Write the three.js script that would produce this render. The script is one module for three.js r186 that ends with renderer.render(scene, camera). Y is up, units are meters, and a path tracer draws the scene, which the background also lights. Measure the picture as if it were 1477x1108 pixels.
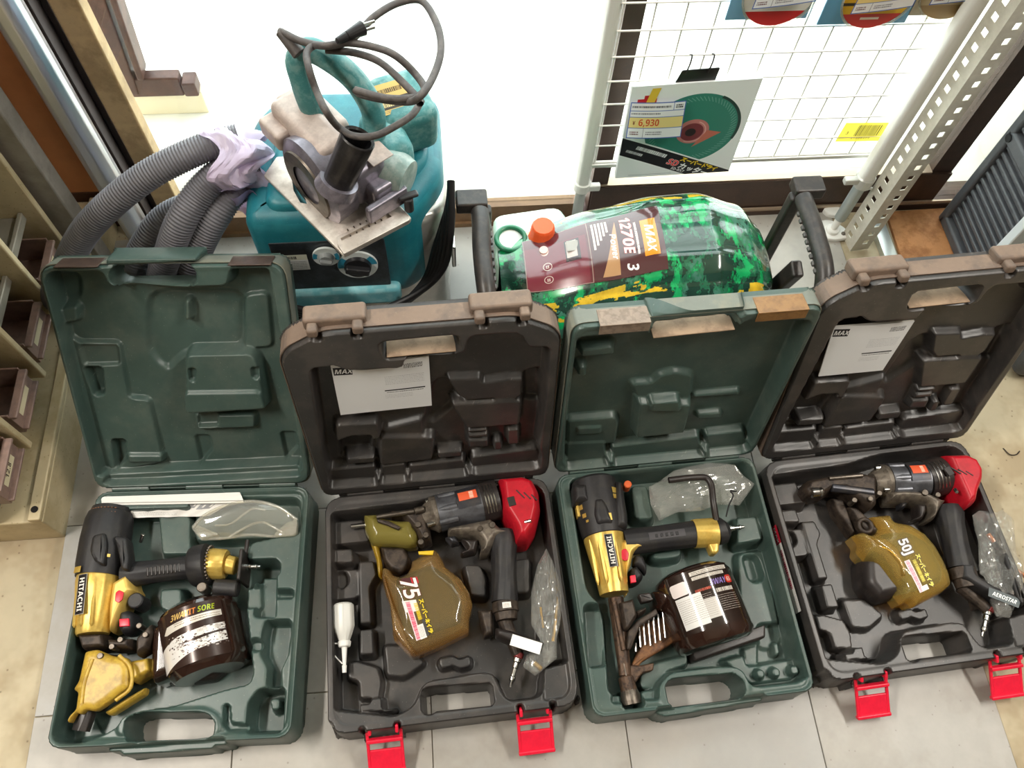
import * as THREE from 'three';
import { RoundedBoxGeometry } from 'three/addons/geometries/RoundedBoxGeometry.js';
import { mergeGeometries, toCreasedNormals, mergeVertices } from 'three/addons/utils/BufferGeometryUtils.js';
import { RectAreaLightUniformsLib } from 'three/addons/lights/RectAreaLightUniformsLib.js';

// ---------- camera, daylight, exposure ----------
const scene = new THREE.Scene();
const camera = new THREE.PerspectiveCamera(51.008, 1477 / 1108, 0.05, 60);
camera.position.set(0.36275, 1.36121, 0.47466);
camera.rotation.set(-1.091885, -0.166595, 0.089523, 'YXZ');
const renderer = new THREE.WebGLRenderer({ antialias: true });
renderer.toneMapping = THREE.LinearToneMapping;
renderer.toneMappingExposure = 1.0;
renderer.shadowMap.enabled = true;
scene.background = new THREE.Color(0.95, 0.98, 1.0).multiplyScalar(5.2);   // bright hazy sky beyond the shop window
RectAreaLightUniformsLib.init();
const LAMP_POWER = 132;

// ---------- helpers ----------
let seed = 7;
const rnd = () => { seed = (seed * 1664525 + 1013904223) >>> 0; return seed / 4294967296; };
const V = (x, y, z) => new THREE.Vector3(x, y, z);
const used = new Map();
function numbered(n) { const k = used.get(n) || 0; used.set(n, k + 1); return k ? n + '_' + String(k).padStart(3, '0') : n; }
function thing(name, label, category, pos = [0, 0, 0], turn = 0, group) {
  const o = new THREE.Group(); o.name = numbered(name); o.position.set(...pos); o.rotation.y = turn;
  o.userData = { label, category }; if (group) o.userData.group = group;
  scene.add(o); return o;
}
function boxUV(g) {
  g = g.index ? g.toNonIndexed() : g;
  const p = g.attributes.position, uv = new Float32Array(p.count * 2);
  const a = V(), b = V(), c = V(), n = V();
  for (let i = 0; i < p.count; i += 3) {
    a.fromBufferAttribute(p, i); b.fromBufferAttribute(p, i + 1); c.fromBufferAttribute(p, i + 2);
    n.copy(b).sub(a).cross(c.clone().sub(a)); const ax = Math.abs(n.x), ay = Math.abs(n.y), az = Math.abs(n.z);
    [a, b, c].forEach((q, k) => {
      const [u, v] = ay >= ax && ay >= az ? [q.x, q.z] : ax >= az ? [q.z, q.y] : [q.x, q.y];
      uv[(i + k) * 2] = u; uv[(i + k) * 2 + 1] = v;
    });
  }
  g.setAttribute('uv', new THREE.BufferAttribute(uv, 2)); return g;
}
function part(name, geo, m, parent, label, keepUV) {
  let g = Array.isArray(geo) ? merge(geo) : geo;
  if (!keepUV) g = boxUV(g);
  const o = new THREE.Mesh(g, m); o.name = parent ? name : numbered(name); o.castShadow = o.receiveShadow = true;
  if (label) o.userData.label = label;
  (parent || scene).add(o); return o;
}
function solo(name, geo, m, label, category, group, keepUV) {
  const o = part(name, geo, m, null, label, keepUV); o.userData.category = category; if (group) o.userData.group = group; return o;
}
function struct(name, geo, m) { const o = part(name, geo, m, null); o.userData.kind = 'structure'; return o; }
function merge(list) {
  return mergeGeometries(list.map(g => { const q = g.index ? g.toNonIndexed() : g.clone(); for (const k of Object.keys(q.attributes)) if (!['position', 'normal', 'uv'].includes(k)) q.deleteAttribute(k); return q; }));
}
function rbox(w, h, d, r, x = 0, y = 0, z = 0, rx = 0, ry = 0, rz = 0) {
  const g = new RoundedBoxGeometry(w, h, d, 2, Math.min(r, w / 2.01, h / 2.01, d / 2.01));
  g.applyMatrix4(new THREE.Matrix4().makeRotationFromEuler(new THREE.Euler(rx, ry, rz))); g.translate(x, y, z); return g;
}
const box = (x0, x1, y0, y1, z0, z1) => { const g = new THREE.BoxGeometry(x1 - x0, y1 - y0, z1 - z0); g.translate((x0 + x1) / 2, (y0 + y1) / 2, (z0 + z1) / 2); return g; };
function axisMatrix(a, b) {
  const d = b.clone().sub(a).normalize(); const up = Math.abs(d.y) > 0.95 ? V(0, 0, -1) : V(0, 1, 0);
  const s = d.clone().cross(up).normalize(), f = s.clone().cross(d).normalize();   // f: as near to up as possible
  return new THREE.Matrix4().makeBasis(f, d, s).setPosition(a);
}
// turned profile along the line a -> b; profile: [distance along, radius]; angle 0 points up
function turned(a, b, prof, seg = 28, a0 = 0, al = Math.PI * 2) {
  const g = new THREE.LatheGeometry(prof.map(([t, r]) => new THREE.Vector2(Math.max(r, 1e-5), t)), seg, Math.PI / 2 + a0, al);
  g.applyMatrix4(axisMatrix(a, b)); return toCreasedNormals(g, 0.6);
}
function rod(a, b, r1, r2 = r1, seg = 16) { const L = a.distanceTo(b), c = Math.min(r1, r2, L) * 0.15; return turned(a, b, [[0, 0], [0, r1 - c], [c, r1], [L - c, r2], [L, r2 - c], [L, 0]], seg); }
function tube(pts, r, seg = 64, rad = 10, closed = false) {
  const c = new THREE.CatmullRomCurve3(pts, closed, 'centripetal'); return new THREE.TubeGeometry(c, seg, r, rad, closed);
}
function shapeOf(pts, flip = -1) { const s = new THREE.Shape(); pts.forEach(([x, z], i) => i ? s.lineTo(x, flip * z) : s.moveTo(x, flip * z)); return s; }
function roundPoly(pts, r, n = 4) {
  const out = []; const N = pts.length;
  for (let i = 0; i < N; i++) {
    const p = pts[i], a = pts[(i + N - 1) % N], b = pts[(i + 1) % N];
    const la = Math.hypot(a[0] - p[0], a[1] - p[1]), lb = Math.hypot(b[0] - p[0], b[1] - p[1]); const k = Math.min(r, la * 0.45, lb * 0.45);
    const A = [p[0] + (a[0] - p[0]) / la * k, p[1] + (a[1] - p[1]) / la * k], B = [p[0] + (b[0] - p[0]) / lb * k, p[1] + (b[1] - p[1]) / lb * k];
    for (let j = 0; j <= n; j++) { const t = j / n; out.push([(1 - t) * (1 - t) * A[0] + 2 * t * (1 - t) * p[0] + t * t * B[0], (1 - t) * (1 - t) * A[1] + 2 * t * (1 - t) * p[1] + t * t * B[1]]); }
  }
  out.r = r; return out;
}
// flat piece: outline in x/z, from height y0 to y1, rounded edges
function prism(pts, y0, y1, bev = 0.002, holes = []) {
  if (!holes.length && pts.r !== undefined && bev > pts.r) return pillow(pts, y0, y1, bev * 1.6);
  const s = shapeOf(pts); for (const h of holes) s.holes.push(shapeOf(h));
  const b = Math.min(bev, (y1 - y0) * 0.45);
  const g = new THREE.ExtrudeGeometry(s, { depth: y1 - y0 - 2 * b, bevelEnabled: b > 0, bevelThickness: b, bevelSize: b, bevelOffset: -b, bevelSegments: 3, curveSegments: 6 });
  g.translate(0, 0, y0 + b); g.rotateX(-Math.PI / 2); return toCreasedNormals(g, 0.7);
}
// upright plate: outline in x/y, from z0 to z1
function plate(pts, z0, z1, bev = 0.001, holes = []) {
  const s = shapeOf(pts, 1); for (const h of holes) s.holes.push(shapeOf(h, 1));
  const b = Math.min(bev, (z1 - z0) * 0.45);
  const g = new THREE.ExtrudeGeometry(s, { depth: z1 - z0 - 2 * b, bevelEnabled: b > 0, bevelThickness: b, bevelSize: b, bevelOffset: -b, bevelSegments: 2 });
  g.translate(0, 0, z0 + b); return toCreasedNormals(g, 0.7);
}
function place(g, x, y, z, rx = 0, ry = 0, rz = 0) { g.applyMatrix4(new THREE.Matrix4().makeRotationFromEuler(new THREE.Euler(rx, ry, rz, 'YXZ'))); g.translate(x, y, z); return g; }
// a thin quad sheet through four points (tl, tr, br, bl), slightly curved by bump(u, v) along its normal
function sheet(tl, tr, br, bl, nu = 1, nv = 1, bump = null) {
  const pos = [], uv = [], idx = []; const n = tr.clone().sub(tl).cross(bl.clone().sub(tl)).normalize().negate();
  for (let j = 0; j <= nv; j++) for (let i = 0; i <= nu; i++) {
    const u = i / nu, v = j / nv; const q = tl.clone().lerp(tr, u).lerp(bl.clone().lerp(br, u), v); if (bump) q.addScaledVector(n, bump(u, v));
    pos.push(q.x, q.y, q.z); uv.push(u, 1 - v);
  }
  for (let j = 0; j < nv; j++) for (let i = 0; i < nu; i++) { const a = j * (nu + 1) + i, b = a + 1, c = a + nu + 1, d = c + 1; idx.push(a, c, b, b, c, d); }
  const g = new THREE.BufferGeometry(); g.setAttribute('position', new THREE.Float32BufferAttribute(pos, 3)); g.setAttribute('uv', new THREE.Float32BufferAttribute(uv, 2)); g.setIndex(idx); g.computeVertexNormals(); return g;
}
// ---------- materials ----------
function vnoise(size, cells, sd) {   // tiling value noise, several octaves
  let s = sd * 7919 + 13; const r = () => { s = (s * 1664525 + 1013904223) >>> 0; return s / 4294967296; };
  const out = new Float32Array(size * size); let amp = 1, tot = 0;
  for (const c of cells) {
    const g = Array.from({ length: c * c }, r);
    for (let y = 0; y < size; y++) for (let x = 0; x < size; x++) {
      const fx = x / size * c, fy = y / size * c, x0 = Math.floor(fx), y0 = Math.floor(fy); let tx = fx - x0, ty = fy - y0; tx = tx * tx * (3 - 2 * tx); ty = ty * ty * (3 - 2 * ty);
      const x1 = (x0 + 1) % c, y1 = (y0 + 1) % c;
      out[y * size + x] += amp * ((g[y0 * c + x0] * (1 - tx) + g[y0 * c + x1] * tx) * (1 - ty) + (g[y1 * c + x0] * (1 - tx) + g[y1 * c + x1] * tx) * ty);
    }
    tot += amp; amp *= 0.62;
  }
  for (let i = 0; i < out.length; i++) out[i] /= tot; return out;
}
const NOISE = [vnoise(256, [4, 9, 20, 47, 101], 1), vnoise(256, [6, 14, 33, 80, 160], 2), vnoise(256, [3, 5, 11, 24], 3)];
function hex(c) { const n = new THREE.Color(c); const o = {}; n.getRGB(o, THREE.SRGBColorSpace); return [o.r * 255, o.g * 255, o.b * 255]; }
// mottled colour map: base colour, second colour mixed in by patches, fine grain; period in metres
function mottle(base, other, amount = 0.5, grainAmt = 0.05, period = 0.3, which = 0, specks = null) {
  const N = 256, d = new Uint8Array(N * N * 4), A = hex(base), B = hex(other), n1 = NOISE[which], n2 = NOISE[(which + 1) % 3];
  for (let i = 0; i < N * N; i++) {
    let t = Math.min(1, Math.max(0, (n1[i] - 0.42) * 4)) * amount; const g = 1 + (n2[i] - 0.5) * 2 * grainAmt;
    for (let k = 0; k < 3; k++) d[i * 4 + k] = Math.max(0, Math.min(255, (A[k] * (1 - t) + B[k] * t) * g)); d[i * 4 + 3] = 255;
  }
  if (specks) { let s = 99; const r = () => { s = (s * 1664525 + 1013904223) >>> 0; return s / 4294967296; }; const C = hex(specks.color);
    for (let k = 0; k < specks.n; k++) { const i = Math.floor(r() * N * N) * 4; for (let j = 0; j < 3; j++) d[i + j] = d[i + j] * 0.3 + C[j] * 0.7; } }
  const t = new THREE.DataTexture(d, N, N); t.colorSpace = THREE.SRGBColorSpace; t.wrapS = t.wrapT = THREE.RepeatWrapping; t.magFilter = THREE.LinearFilter; t.repeat.set(1 / period, 1 / period); t.needsUpdate = true; return t;
}
function mat(color, rough = 0.5, metal = 0, extra = {}) { return new THREE.MeshPhysicalMaterial({ color, roughness: rough, metalness: metal, ...extra }); }
const mcache = new Map();
function mmat(...a) { const k = JSON.stringify(a); if (!mcache.has(k)) mcache.set(k, mmat1(...a)); return mcache.get(k); }
function mmat1(base, other, amount, rough, metal = 0, period = 0.25, which = 0, extra = {}) { return mat(0xffffff, rough, metal, { map: mottle(base, other, amount, 0.07, period, which, extra.specks), ...Object.fromEntries(Object.entries(extra).filter(([k]) => k !== 'specks')) }); }
function canvas(w, h, draw) {
  const c = document.createElement('canvas'); c.width = w; c.height = h; const x = c.getContext('2d'); draw(x, w, h);
  const t = new THREE.CanvasTexture(c); t.colorSpace = THREE.SRGBColorSpace; return t;
}
function text(x, s, px, py, size, color, o = {}) {
  x.save(); x.translate(px, py); if (o.rot) x.rotate(o.rot); if (o.sx || o.skew) x.transform(o.sx || 1, 0, o.skew || 0, 1, 0, 0);
  x.font = (o.bold === false ? '' : 'bold ') + (o.italic ? 'italic ' : '') + size + 'px ' + (o.font || 'sans-serif'); x.textAlign = o.align || 'left'; x.textBaseline = 'middle';
  if (o.stroke) { x.lineWidth = o.sw || 4; x.strokeStyle = o.stroke; x.strokeText(s, 0, 0); } x.fillStyle = color; x.fillText(s, 0, 0); x.restore();
}
function fineLines(x, x0, y0, w, n, gap, color, h = 2) { let s = 5; const r = () => { s = (s * 1664525 + 1013904223) >>> 0; return s / 4294967296; }; x.fillStyle = color; for (let i = 0; i < n; i++) { let a = x0; while (a < x0 + w) { const l = 3 + r() * 8; x.fillRect(a, y0 + i * gap, Math.min(l, x0 + w - a), h); a += l + 2 + r() * 2; } } }
const printed = (tex, rough = 0.5, extra = {}) => mat(0xffffff, rough, 0, { map: tex, ...extra });
// ---------- moulded trays: a relief over a plan, with walls where the height drops ----------
function sdPoly(px, py, P) {
  let d = 1e9, inside = false;
  for (let i = 0, j = P.length - 1; i < P.length; j = i++) {
    const ex = P[j][0] - P[i][0], ey = P[j][1] - P[i][1], wx = px - P[i][0], wy = py - P[i][1];
    const t = Math.max(0, Math.min(1, (wx * ex + wy * ey) / (ex * ex + ey * ey || 1e-12))); const bx = wx - ex * t, by = wy - ey * t; d = Math.min(d, bx * bx + by * by);
    if ((P[i][1] > py) !== (P[j][1] > py) && px < (P[j][0] - P[i][0]) * (py - P[i][1]) / (P[j][1] - P[i][1]) + P[i][0]) inside = !inside;
  }
  return inside ? -Math.sqrt(d) : Math.sqrt(d);
}
const ss = (a, b, x) => { const t = Math.max(0, Math.min(1, (x - a) / (b - a))); return t * t * (3 - 2 * t); };
// op: [outline, height, slope width, mode]; mode 'dome' rounds the bottom of a trough
function relief(x0, x1, v0, v1, step, start, ops, low, put, turnOver = false) {
  const nx = Math.round((x1 - x0) / step), nv = Math.round((v1 - v0) / step), H = new Float32Array((nx + 1) * (nv + 1)).fill(start);
  for (const [P0, h, s = 0.004, mode] of ops) {
    const P = P0; let a = 1e9, b = -1e9, c = 1e9, d = -1e9; for (const [x, y] of P) { a = Math.min(a, x); b = Math.max(b, x); c = Math.min(c, y); d = Math.max(d, y); }
    const i0 = Math.max(0, Math.floor((a - s - x0) / step)), i1 = Math.min(nx, Math.ceil((b + s - x0) / step)), j0 = Math.max(0, Math.floor((c - s - v0) / step)), j1 = Math.min(nv, Math.ceil((d + s - v0) / step));
    for (let j = j0; j <= j1; j++) for (let i = i0; i <= i1; i++) {
      const sd = sdPoly(x0 + i * step, v0 + j * step, P), k = j * (nx + 1) + i;
      if (mode === 'outside') { H[k] += (h - H[k]) * ss(-s / 2, s / 2, sd); continue; }
      if (mode === 'dome') { H[k] += (h - H[k]) * Math.sqrt(Math.min(1, Math.max(0, -sd) / s)); continue; }
      H[k] += (h - H[k]) * ss(s / 2, -s / 2, sd);
    }
    if (mode === 'outside') for (let j = 0; j <= nv; j++) for (let i = 0; i <= nx; i++) if (i < i0 || i > i1 || j < j0 || j > j1) H[j * (nx + 1) + i] = h;
  }
  const pos = [], uv = [], idx = [];
  for (let j = 0; j <= nv; j++) for (let i = 0; i <= nx; i++) { const x = x0 + i * step, v = v0 + j * step, h = H[j * (nx + 1) + i]; pos.push(...put(x, v, h)); uv.push(x + h * 0.7, v + h * 0.7); }
  const lo = low + 0.0006;
  for (let j = 0; j < nv; j++) for (let i = 0; i < nx; i++) {
    const a = j * (nx + 1) + i, b = a + 1, c = a + nx + 1, d = c + 1; if (H[a] < lo && H[b] < lo && H[c] < lo && H[d] < lo) continue;
    if (Math.abs(H[a] - H[d]) < Math.abs(H[b] - H[c])) idx.push(a, d, b, a, c, d); else idx.push(a, c, b, b, c, d);
  }
  if (turnOver) for (let i = 0; i < idx.length; i += 3) [idx[i], idx[i + 1]] = [idx[i + 1], idx[i]];
  const g = new THREE.BufferGeometry(); g.setAttribute('position', new THREE.Float32BufferAttribute(pos, 3)); g.setAttribute('uv', new THREE.Float32BufferAttribute(uv, 2)); g.setIndex(idx); g.computeVertexNormals(); return g;
}
const rrect = (x0, x1, y0, y1, r) => roundPoly([[x0, y0], [x1, y0], [x1, y1], [x0, y1]], r, 6);

// curved patch on a cylinder a -> b: from t0 to t1 along it, from angle a0 to a1 around it (0 is up)
function wrap(a, b, r, t0, t1, a0, a1, nu = 16, nv = 1) {
  const m = axisMatrix(a, b).elements, f = V(m[0], m[1], m[2]), d = V(m[4], m[5], m[6]), s = V(m[8], m[9], m[10]).negate(); const pos = [], uv = [], idx = [];
  for (let j = 0; j <= nv; j++) for (let i = 0; i <= nu; i++) { const t = t0 + (t1 - t0) * j / nv, e = a0 + (a1 - a0) * i / nu; const q = a.clone().addScaledVector(d, t).addScaledVector(f, r * Math.cos(e)).addScaledVector(s, r * Math.sin(e)); pos.push(q.x, q.y, q.z); uv.push(i / nu, 1 - j / nv); }
  for (let j = 0; j < nv; j++) for (let i = 0; i < nu; i++) { const k = j * (nu + 1) + i; idx.push(k, k + nu + 1, k + 1, k + 1, k + nu + 1, k + nu + 2); }
  const g = new THREE.BufferGeometry(); g.setAttribute('position', new THREE.Float32BufferAttribute(pos, 3)); g.setAttribute('uv', new THREE.Float32BufferAttribute(uv, 2)); g.setIndex(idx); g.computeVertexNormals(); return g;
}
// crumpled film bag: outline in x/z, puffed between y0 and y1
function bag(pts, y0, y1, sd = 1, n = 34) {
  let a = 1e9, b = -1e9, c = 1e9, d = -1e9; for (const [x, z] of pts) { a = Math.min(a, x); b = Math.max(b, x); c = Math.min(c, z); d = Math.max(d, z); }
  const R = Math.min(b - a, d - c) * 0.3, nz = NOISE[sd % 3], N2 = NOISE[(sd + 1) % 3];
  const one = sgn => { const pos = [], idx = [], ok = [];
    for (let j = 0; j <= n; j++) for (let i = 0; i <= n; i++) {
      let x = a + (b - a) * i / n, z = c + (d - c) * j / n; let s = sdPoly(x, z, pts);
      if (s > 0) { for (let k = 0; k < 3 && s > 1e-4; k++) { const e = 1e-4; const gx = (sdPoly(x + e, z, pts) - s) / e, gz = (sdPoly(x, z + e, pts) - s) / e; x -= gx * s; z -= gz * s; s = sdPoly(x, z, pts); } s = Math.min(s, 0); ok.push(0); } else ok.push(1);
      const k = ((j * 5 + sd * 31) % 256) * 256 + (i * 5 + sd * 17) % 256; const puff = Math.sqrt(Math.min(1, -s / R)); const fold = Math.abs(nz[k] - 0.5) * 2 + Math.abs(N2[k] - 0.5);
      const mid = (y0 + y1) / 2; pos.push(x, mid + sgn * (y1 - y0) / 2 * puff * (1.05 - fold * 1.1) + (N2[k] - 0.5) * 0.006, z);
    }
    for (let j = 0; j < n; j++) for (let i = 0; i < n; i++) { const k = j * (n + 1) + i; if (ok[k] + ok[k + 1] + ok[k + n + 1] + ok[k + n + 2] < 1) continue; idx.push(k, k + n + 1, k + 1, k + 1, k + n + 1, k + n + 2); }
    const g = new THREE.BufferGeometry(); g.setAttribute('position', new THREE.Float32BufferAttribute(pos, 3)); g.setIndex(idx); g.computeVertexNormals(); g.setAttribute('uv', new THREE.Float32BufferAttribute(new Float32Array(pos.length / 3 * 2), 2)); return toCreasedNormals(g, 0.5); };
  return merge([one(1), one(-1)]);
}
const at = (p, y) => V(p[0], y, p[1]);
function inCase(i, name, label, category, group) { const [x, z, yaw] = CASES[i - 1]; return thing(name, label, category, [x, 0, z], yaw, group); }

function inLid(i, name, label, category, group) { const [x, z, yaw, th] = CASES[i - 1]; const t = thing(name, label, category, [x - LIFT * Math.sin(th) * Math.sin(yaw), RIM + LIFT * Math.cos(th), z - LIFT * Math.sin(th) * Math.cos(yaw)], 0, group); t.rotation.set(-th, yaw, 0, 'YXZ'); return t; }

// rounded solid over an outline: edges roll over smoothly within the distance R, flat underside
function pillow(pts, y0, y1, R) {
  let a = 1e9, b = -1e9, c = 1e9, d = -1e9; for (const [x, z] of pts) { a = Math.min(a, x); b = Math.max(b, x); c = Math.min(c, z); d = Math.max(d, z); }
  const st = Math.max(0.0011, Math.max(b - a, d - c) / 90), nx = Math.ceil((b - a) / st) + 2, nz = Math.ceil((d - c) / st) + 2, pos = [], idx = [], ok = [];
  for (let j = 0; j <= nz; j++) for (let i = 0; i <= nx; i++) {
    let x = a + (i - 1) * st, z = c + (j - 1) * st, s = sdPoly(x, z, pts); const inside = s < -st * 0.35; ok.push(inside ? 1 : 0);
    if (!inside) { for (let k = 0; k < 4 && Math.abs(s) > 2e-5; k++) { const e = 2e-5, gx = (sdPoly(x + e, z, pts) - s) / e, gz = (sdPoly(x, z + e, pts) - s) / e, g = Math.hypot(gx, gz) || 1; x -= gx / g * s; z -= gz / g * s; s = sdPoly(x, z, pts); } s = 0; }
    const t = Math.min(1, -s / R); pos.push(x, y0 + (y1 - y0) * (0.45 + 0.55 * Math.sqrt(1 - (1 - t) * (1 - t))), z);
  }
  const W = nx + 1; for (let j = 0; j < nz; j++) for (let i = 0; i < nx; i++) { const k = j * W + i; if (ok[k] + ok[k + 1] + ok[k + W] + ok[k + W + 1]) idx.push(k, k + W, k + 1, k + 1, k + W, k + W + 1); }
  const top = new THREE.BufferGeometry(); top.setAttribute('position', new THREE.Float32BufferAttribute(pos, 3)); top.setIndex(idx); top.computeVertexNormals(); top.setAttribute('uv', new THREE.Float32BufferAttribute(new Float32Array(pos.length / 3 * 2), 2));
  const side = new THREE.ExtrudeGeometry(shapeOf(pts), { depth: (y1 - y0) * 0.45, bevelEnabled: false }); side.translate(0, 0, y0); side.rotateX(-Math.PI / 2);
  return merge([top, toCreasedNormals(side, 0.6)]);
}
// strokes for the Japanese lettering on the packet
const KANA = { ne: [[[5, 0.5], [5.6, 2]], [[2, 3], [8, 3], [1.5, 7.5]], [[5, 5], [5, 9.5]], [[6.5, 6], [9, 8]]], su: [[[2, 2], [8, 2], [1, 9]], [[5, 6], [9, 9]]], bar: [[[1, 5], [9, 5]]], pa: [[[3, 3], [1, 9]], [[6, 2], [9, 9]], [[8, 0.5], [9.5, 1.5]]], to: [[[3, 1], [3, 9]], [[3, 4], [7, 6]], [[7, 1], [8, 2.5]], [[8.6, 0.6], [9.6, 2]]], ra: [[[2, 1.5], [8, 1.5]], [[1, 4], [9, 4], [4, 9]]], i: [[[8, 1], [2, 5]], [[5, 3.5], [5, 9]]], ka: [[[1, 3.5], [8.5, 3.5], [7.5, 9], [6, 8.4]], [[4.5, 1], [4, 5], [1, 9]]], tsu: [[[2.5, 5], [3, 6.5]], [[4.8, 4.6], [5.2, 6]], [[8, 4.8], [7, 7.5], [4, 9]]], ta: [[[4, 1], [1, 5]], [[3.5, 2.5], [8.5, 2.5], [6, 7], [2, 9.5]], [[3, 5], [7, 6.5]]] };
function kana(x, word, px, py, s, color, lw) { x.strokeStyle = color; x.lineWidth = lw; x.lineCap = 'round'; word.forEach((k, n) => { for (const st of KANA[k]) { x.beginPath(); st.forEach(([a, b], i) => { const X = px + (n * 10.6 + a) * s, Y = py + b * s; i ? x.lineTo(X, Y) : x.moveTo(X, Y); }); x.stroke(); } }); }

// ---------- the shop: floor, walls, ceiling, window ----------
const concrete = mmat('#bdb094', '#988567', 0.65, 0.75, 0, 0.55, 0, { specks: { n: 260, color: '#5a4a38' } });
const tileMats = [['#a9a59e', '#9a948a'], ['#aeaba6', '#a39c90'], ['#a4a19c', '#a8a096'], ['#b0aba2', '#99948c']].map(([a, b], i) => mmat(a, b, 0.6, 0.42, 0, 0.38 + 0.05 * i, i % 3, { specks: { n: 60, color: '#6d665c' } }));
const floor = struct('floor', box(-1.7, 2.7, -0.15, -0.004, -0.66, 2.7), concrete);
{
  const T = 0.303, slabs = [0, 1, 2].map(() => rbox(T - 0.0012, 0.012, T - 0.0012, 0.0012));
  for (let i = -1; i < 4; i++) for (let j = -2; j < 4; j++) {
    const o = part('tile', slabs[0], tileMats[Math.floor(rnd() * 4)], floor); o.position.set((i + 0.5) * T, -0.006 + rnd() * 0.0004, (j + 0.5) * T); o.rotation.y = Math.floor(rnd() * 4) * Math.PI / 2;
  }
}
const plaster = mmat('#cfc9bd', '#c2bbae', 0.4, 0.85, 0, 0.8, 2);
const shopWall = mmat('#5f554b', '#4e463e', 0.4, 0.85, 0, 0.8, 1);
const whiteWall = mmat('#dad6cd', '#d2ccc0', 0.4, 0.85, 0, 0.8, 1);
struct('wall_back', [box(-1.7, -0.27, -0.15, 2.7, -0.78, -0.66), box(1.62, 2.7, -0.15, 2.7, -0.78, -0.66), box(-0.27, 1.62, 2.1, 2.7, -0.78, -0.66), box(-0.27, 1.62, -0.15, -0.004, -0.78, -0.66)], plaster);
struct('wall_left', box(-1.82, -1.7, -0.15, 2.7, -0.78, 2.82), shopWall);
struct('wall_right', box(2.7, 2.82, -0.15, 2.7, -0.78, 2.82), shopWall);
struct('wall_front', box(-1.7, 2.7, -0.15, 2.7, 2.7, 2.82), shopWall);
struct('ceiling', box(-1.82, 2.82, 2.6, 2.72, -0.78, 2.82), whiteWall);
struct('ground', box(-6, 7, -0.3, -0.02, -9, -0.78), mmat('#f2efe8', '#e6e2d8', 0.5, 0.9, 0, 0.7, 1)).userData.label = 'bright pale pavement outside the window';
// brown aluminium window frames
const bronze = mmat('#4a372d', '#3a2b24', 0.5, 0.42, 0.35, 0.2, 1, { specks: { n: 160, color: '#8a7868' } });
const glass = mat(0xf6fbf9, 0.02, 0, { transmission: 1, thickness: 0, ior: 1.5 });
{
  const w = struct('window_1', [box(-0.2, 0.655, 0.006, 0.055, -0.63, -0.606), box(-0.2, 0.655, -0.004, 0.012, -0.66, -0.60), box(-0.2, 0.655, 2.04, 2.1, -0.66, -0.61)], mmat('#8a6a4c', '#6b4f3a', 0.5, 0.5, 0.1, 0.2, 0)); w.userData.label = 'low brown sash rail under the bright left pane';
  part('pane', box(-0.15, 0.64, 0.055, 2.04, -0.622, -0.618), glass, w);
}
{
  const w = struct('window_2', [box(0.675, 1.44, 0.012, 0.1, -0.634, -0.606), box(0.66, 1.62, -0.004, 0.012, -0.66, -0.598), box(0.672, 0.705, 0.02, 2.1, -0.64, -0.612), box(1.395, 1.44, 0.02, 2.1, -0.64, -0.612), box(0.66, 1.62, 2.04, 2.1, -0.66, -0.61)], bronze); w.userData.label = 'dark bronze window frame behind the wire grid';
  part('pane', box(0.705, 1.395, 0.1, 2.04, -0.624, -0.62), glass, w);
  part('track', [box(0.675, 1.6, 0.012, 0.02, -0.604, -0.6), box(0.675, 1.395, 0.1, 0.104, -0.632, -0.6085)], mat(0xb9a58f, 0.4, 0.6), w);
  part('side_pane', box(1.44, 1.62, 0.012, 2.04, -0.624, -0.62), glass, w);
}
struct('trim_1', rbox(0.044, 2.1, 0.032, 0.004, -0.17, 1.046, -0.632), mmat('#b39468', '#8d7049', 0.7, 0.55, 0, 0.18, 0, { specks: { n: 120, color: '#54402a' } })).userData.label = 'worn tan window post beside the dark frame';
struct('trim_2', [rbox(0.044, 2.1, 0.05, 0.003, -0.243, 1.046, -0.645), rbox(0.012, 2.1, 0.02, 0.002, -0.214, 1.046, -0.66)], mmat('#2c211d', '#1f1814', 0.4, 0.5, 0.2, 0.2, 2));
struct('trim_3', box(-0.75, -0.262, 0.1, 2.6, -0.66, -0.648), mmat('#dc9660', '#c98350', 0.4, 0.7, 0, 0.3, 2)).userData.label = 'orange board on the back wall';
struct('baseboard_back', box(-1.7, -0.262, -0.004, 0.1, -0.66, -0.645), mmat('#5a3a26', '#44291a', 0.4, 0.6, 0, 0.2, 1));
const redBronze = mmat('#4a2c22', '#6a4638', 0.6, 0.45, 0.1, 0.12, 0, { specks: { n: 300, color: '#c4a890' } });
// the slim door leaf standing outside the left pane
{
  const t = thing('door_leaf', 'dark brown weathered metal door leaf corner outside the left pane', 'door', [0, -0.02, -0.98]);
  part('stile', [rbox(0.09, 2.0, 0.04, 0.004, -0.235, 1.07, 0, 0, 0, -0.09), rbox(0.014, 1.96, 0.05, 0.004, -0.172, 1.09, 0, 0, 0, -0.09)], redBronze, t);
  part('bottom_rail', [rbox(0.14, 0.05, 0.03, 0.004, -0.255, 0.085, 0), rbox(0.03, 0.036, 0.04, 0.004, -0.168, 0.08, 0)], redBronze, t);
  part('foot', rbox(0.2, 0.06, 0.03, 0.003, -0.25, 0.03, -0.01), mat(0xefe2c4, 0.9), t, 'pale stone threshold');
}
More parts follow.
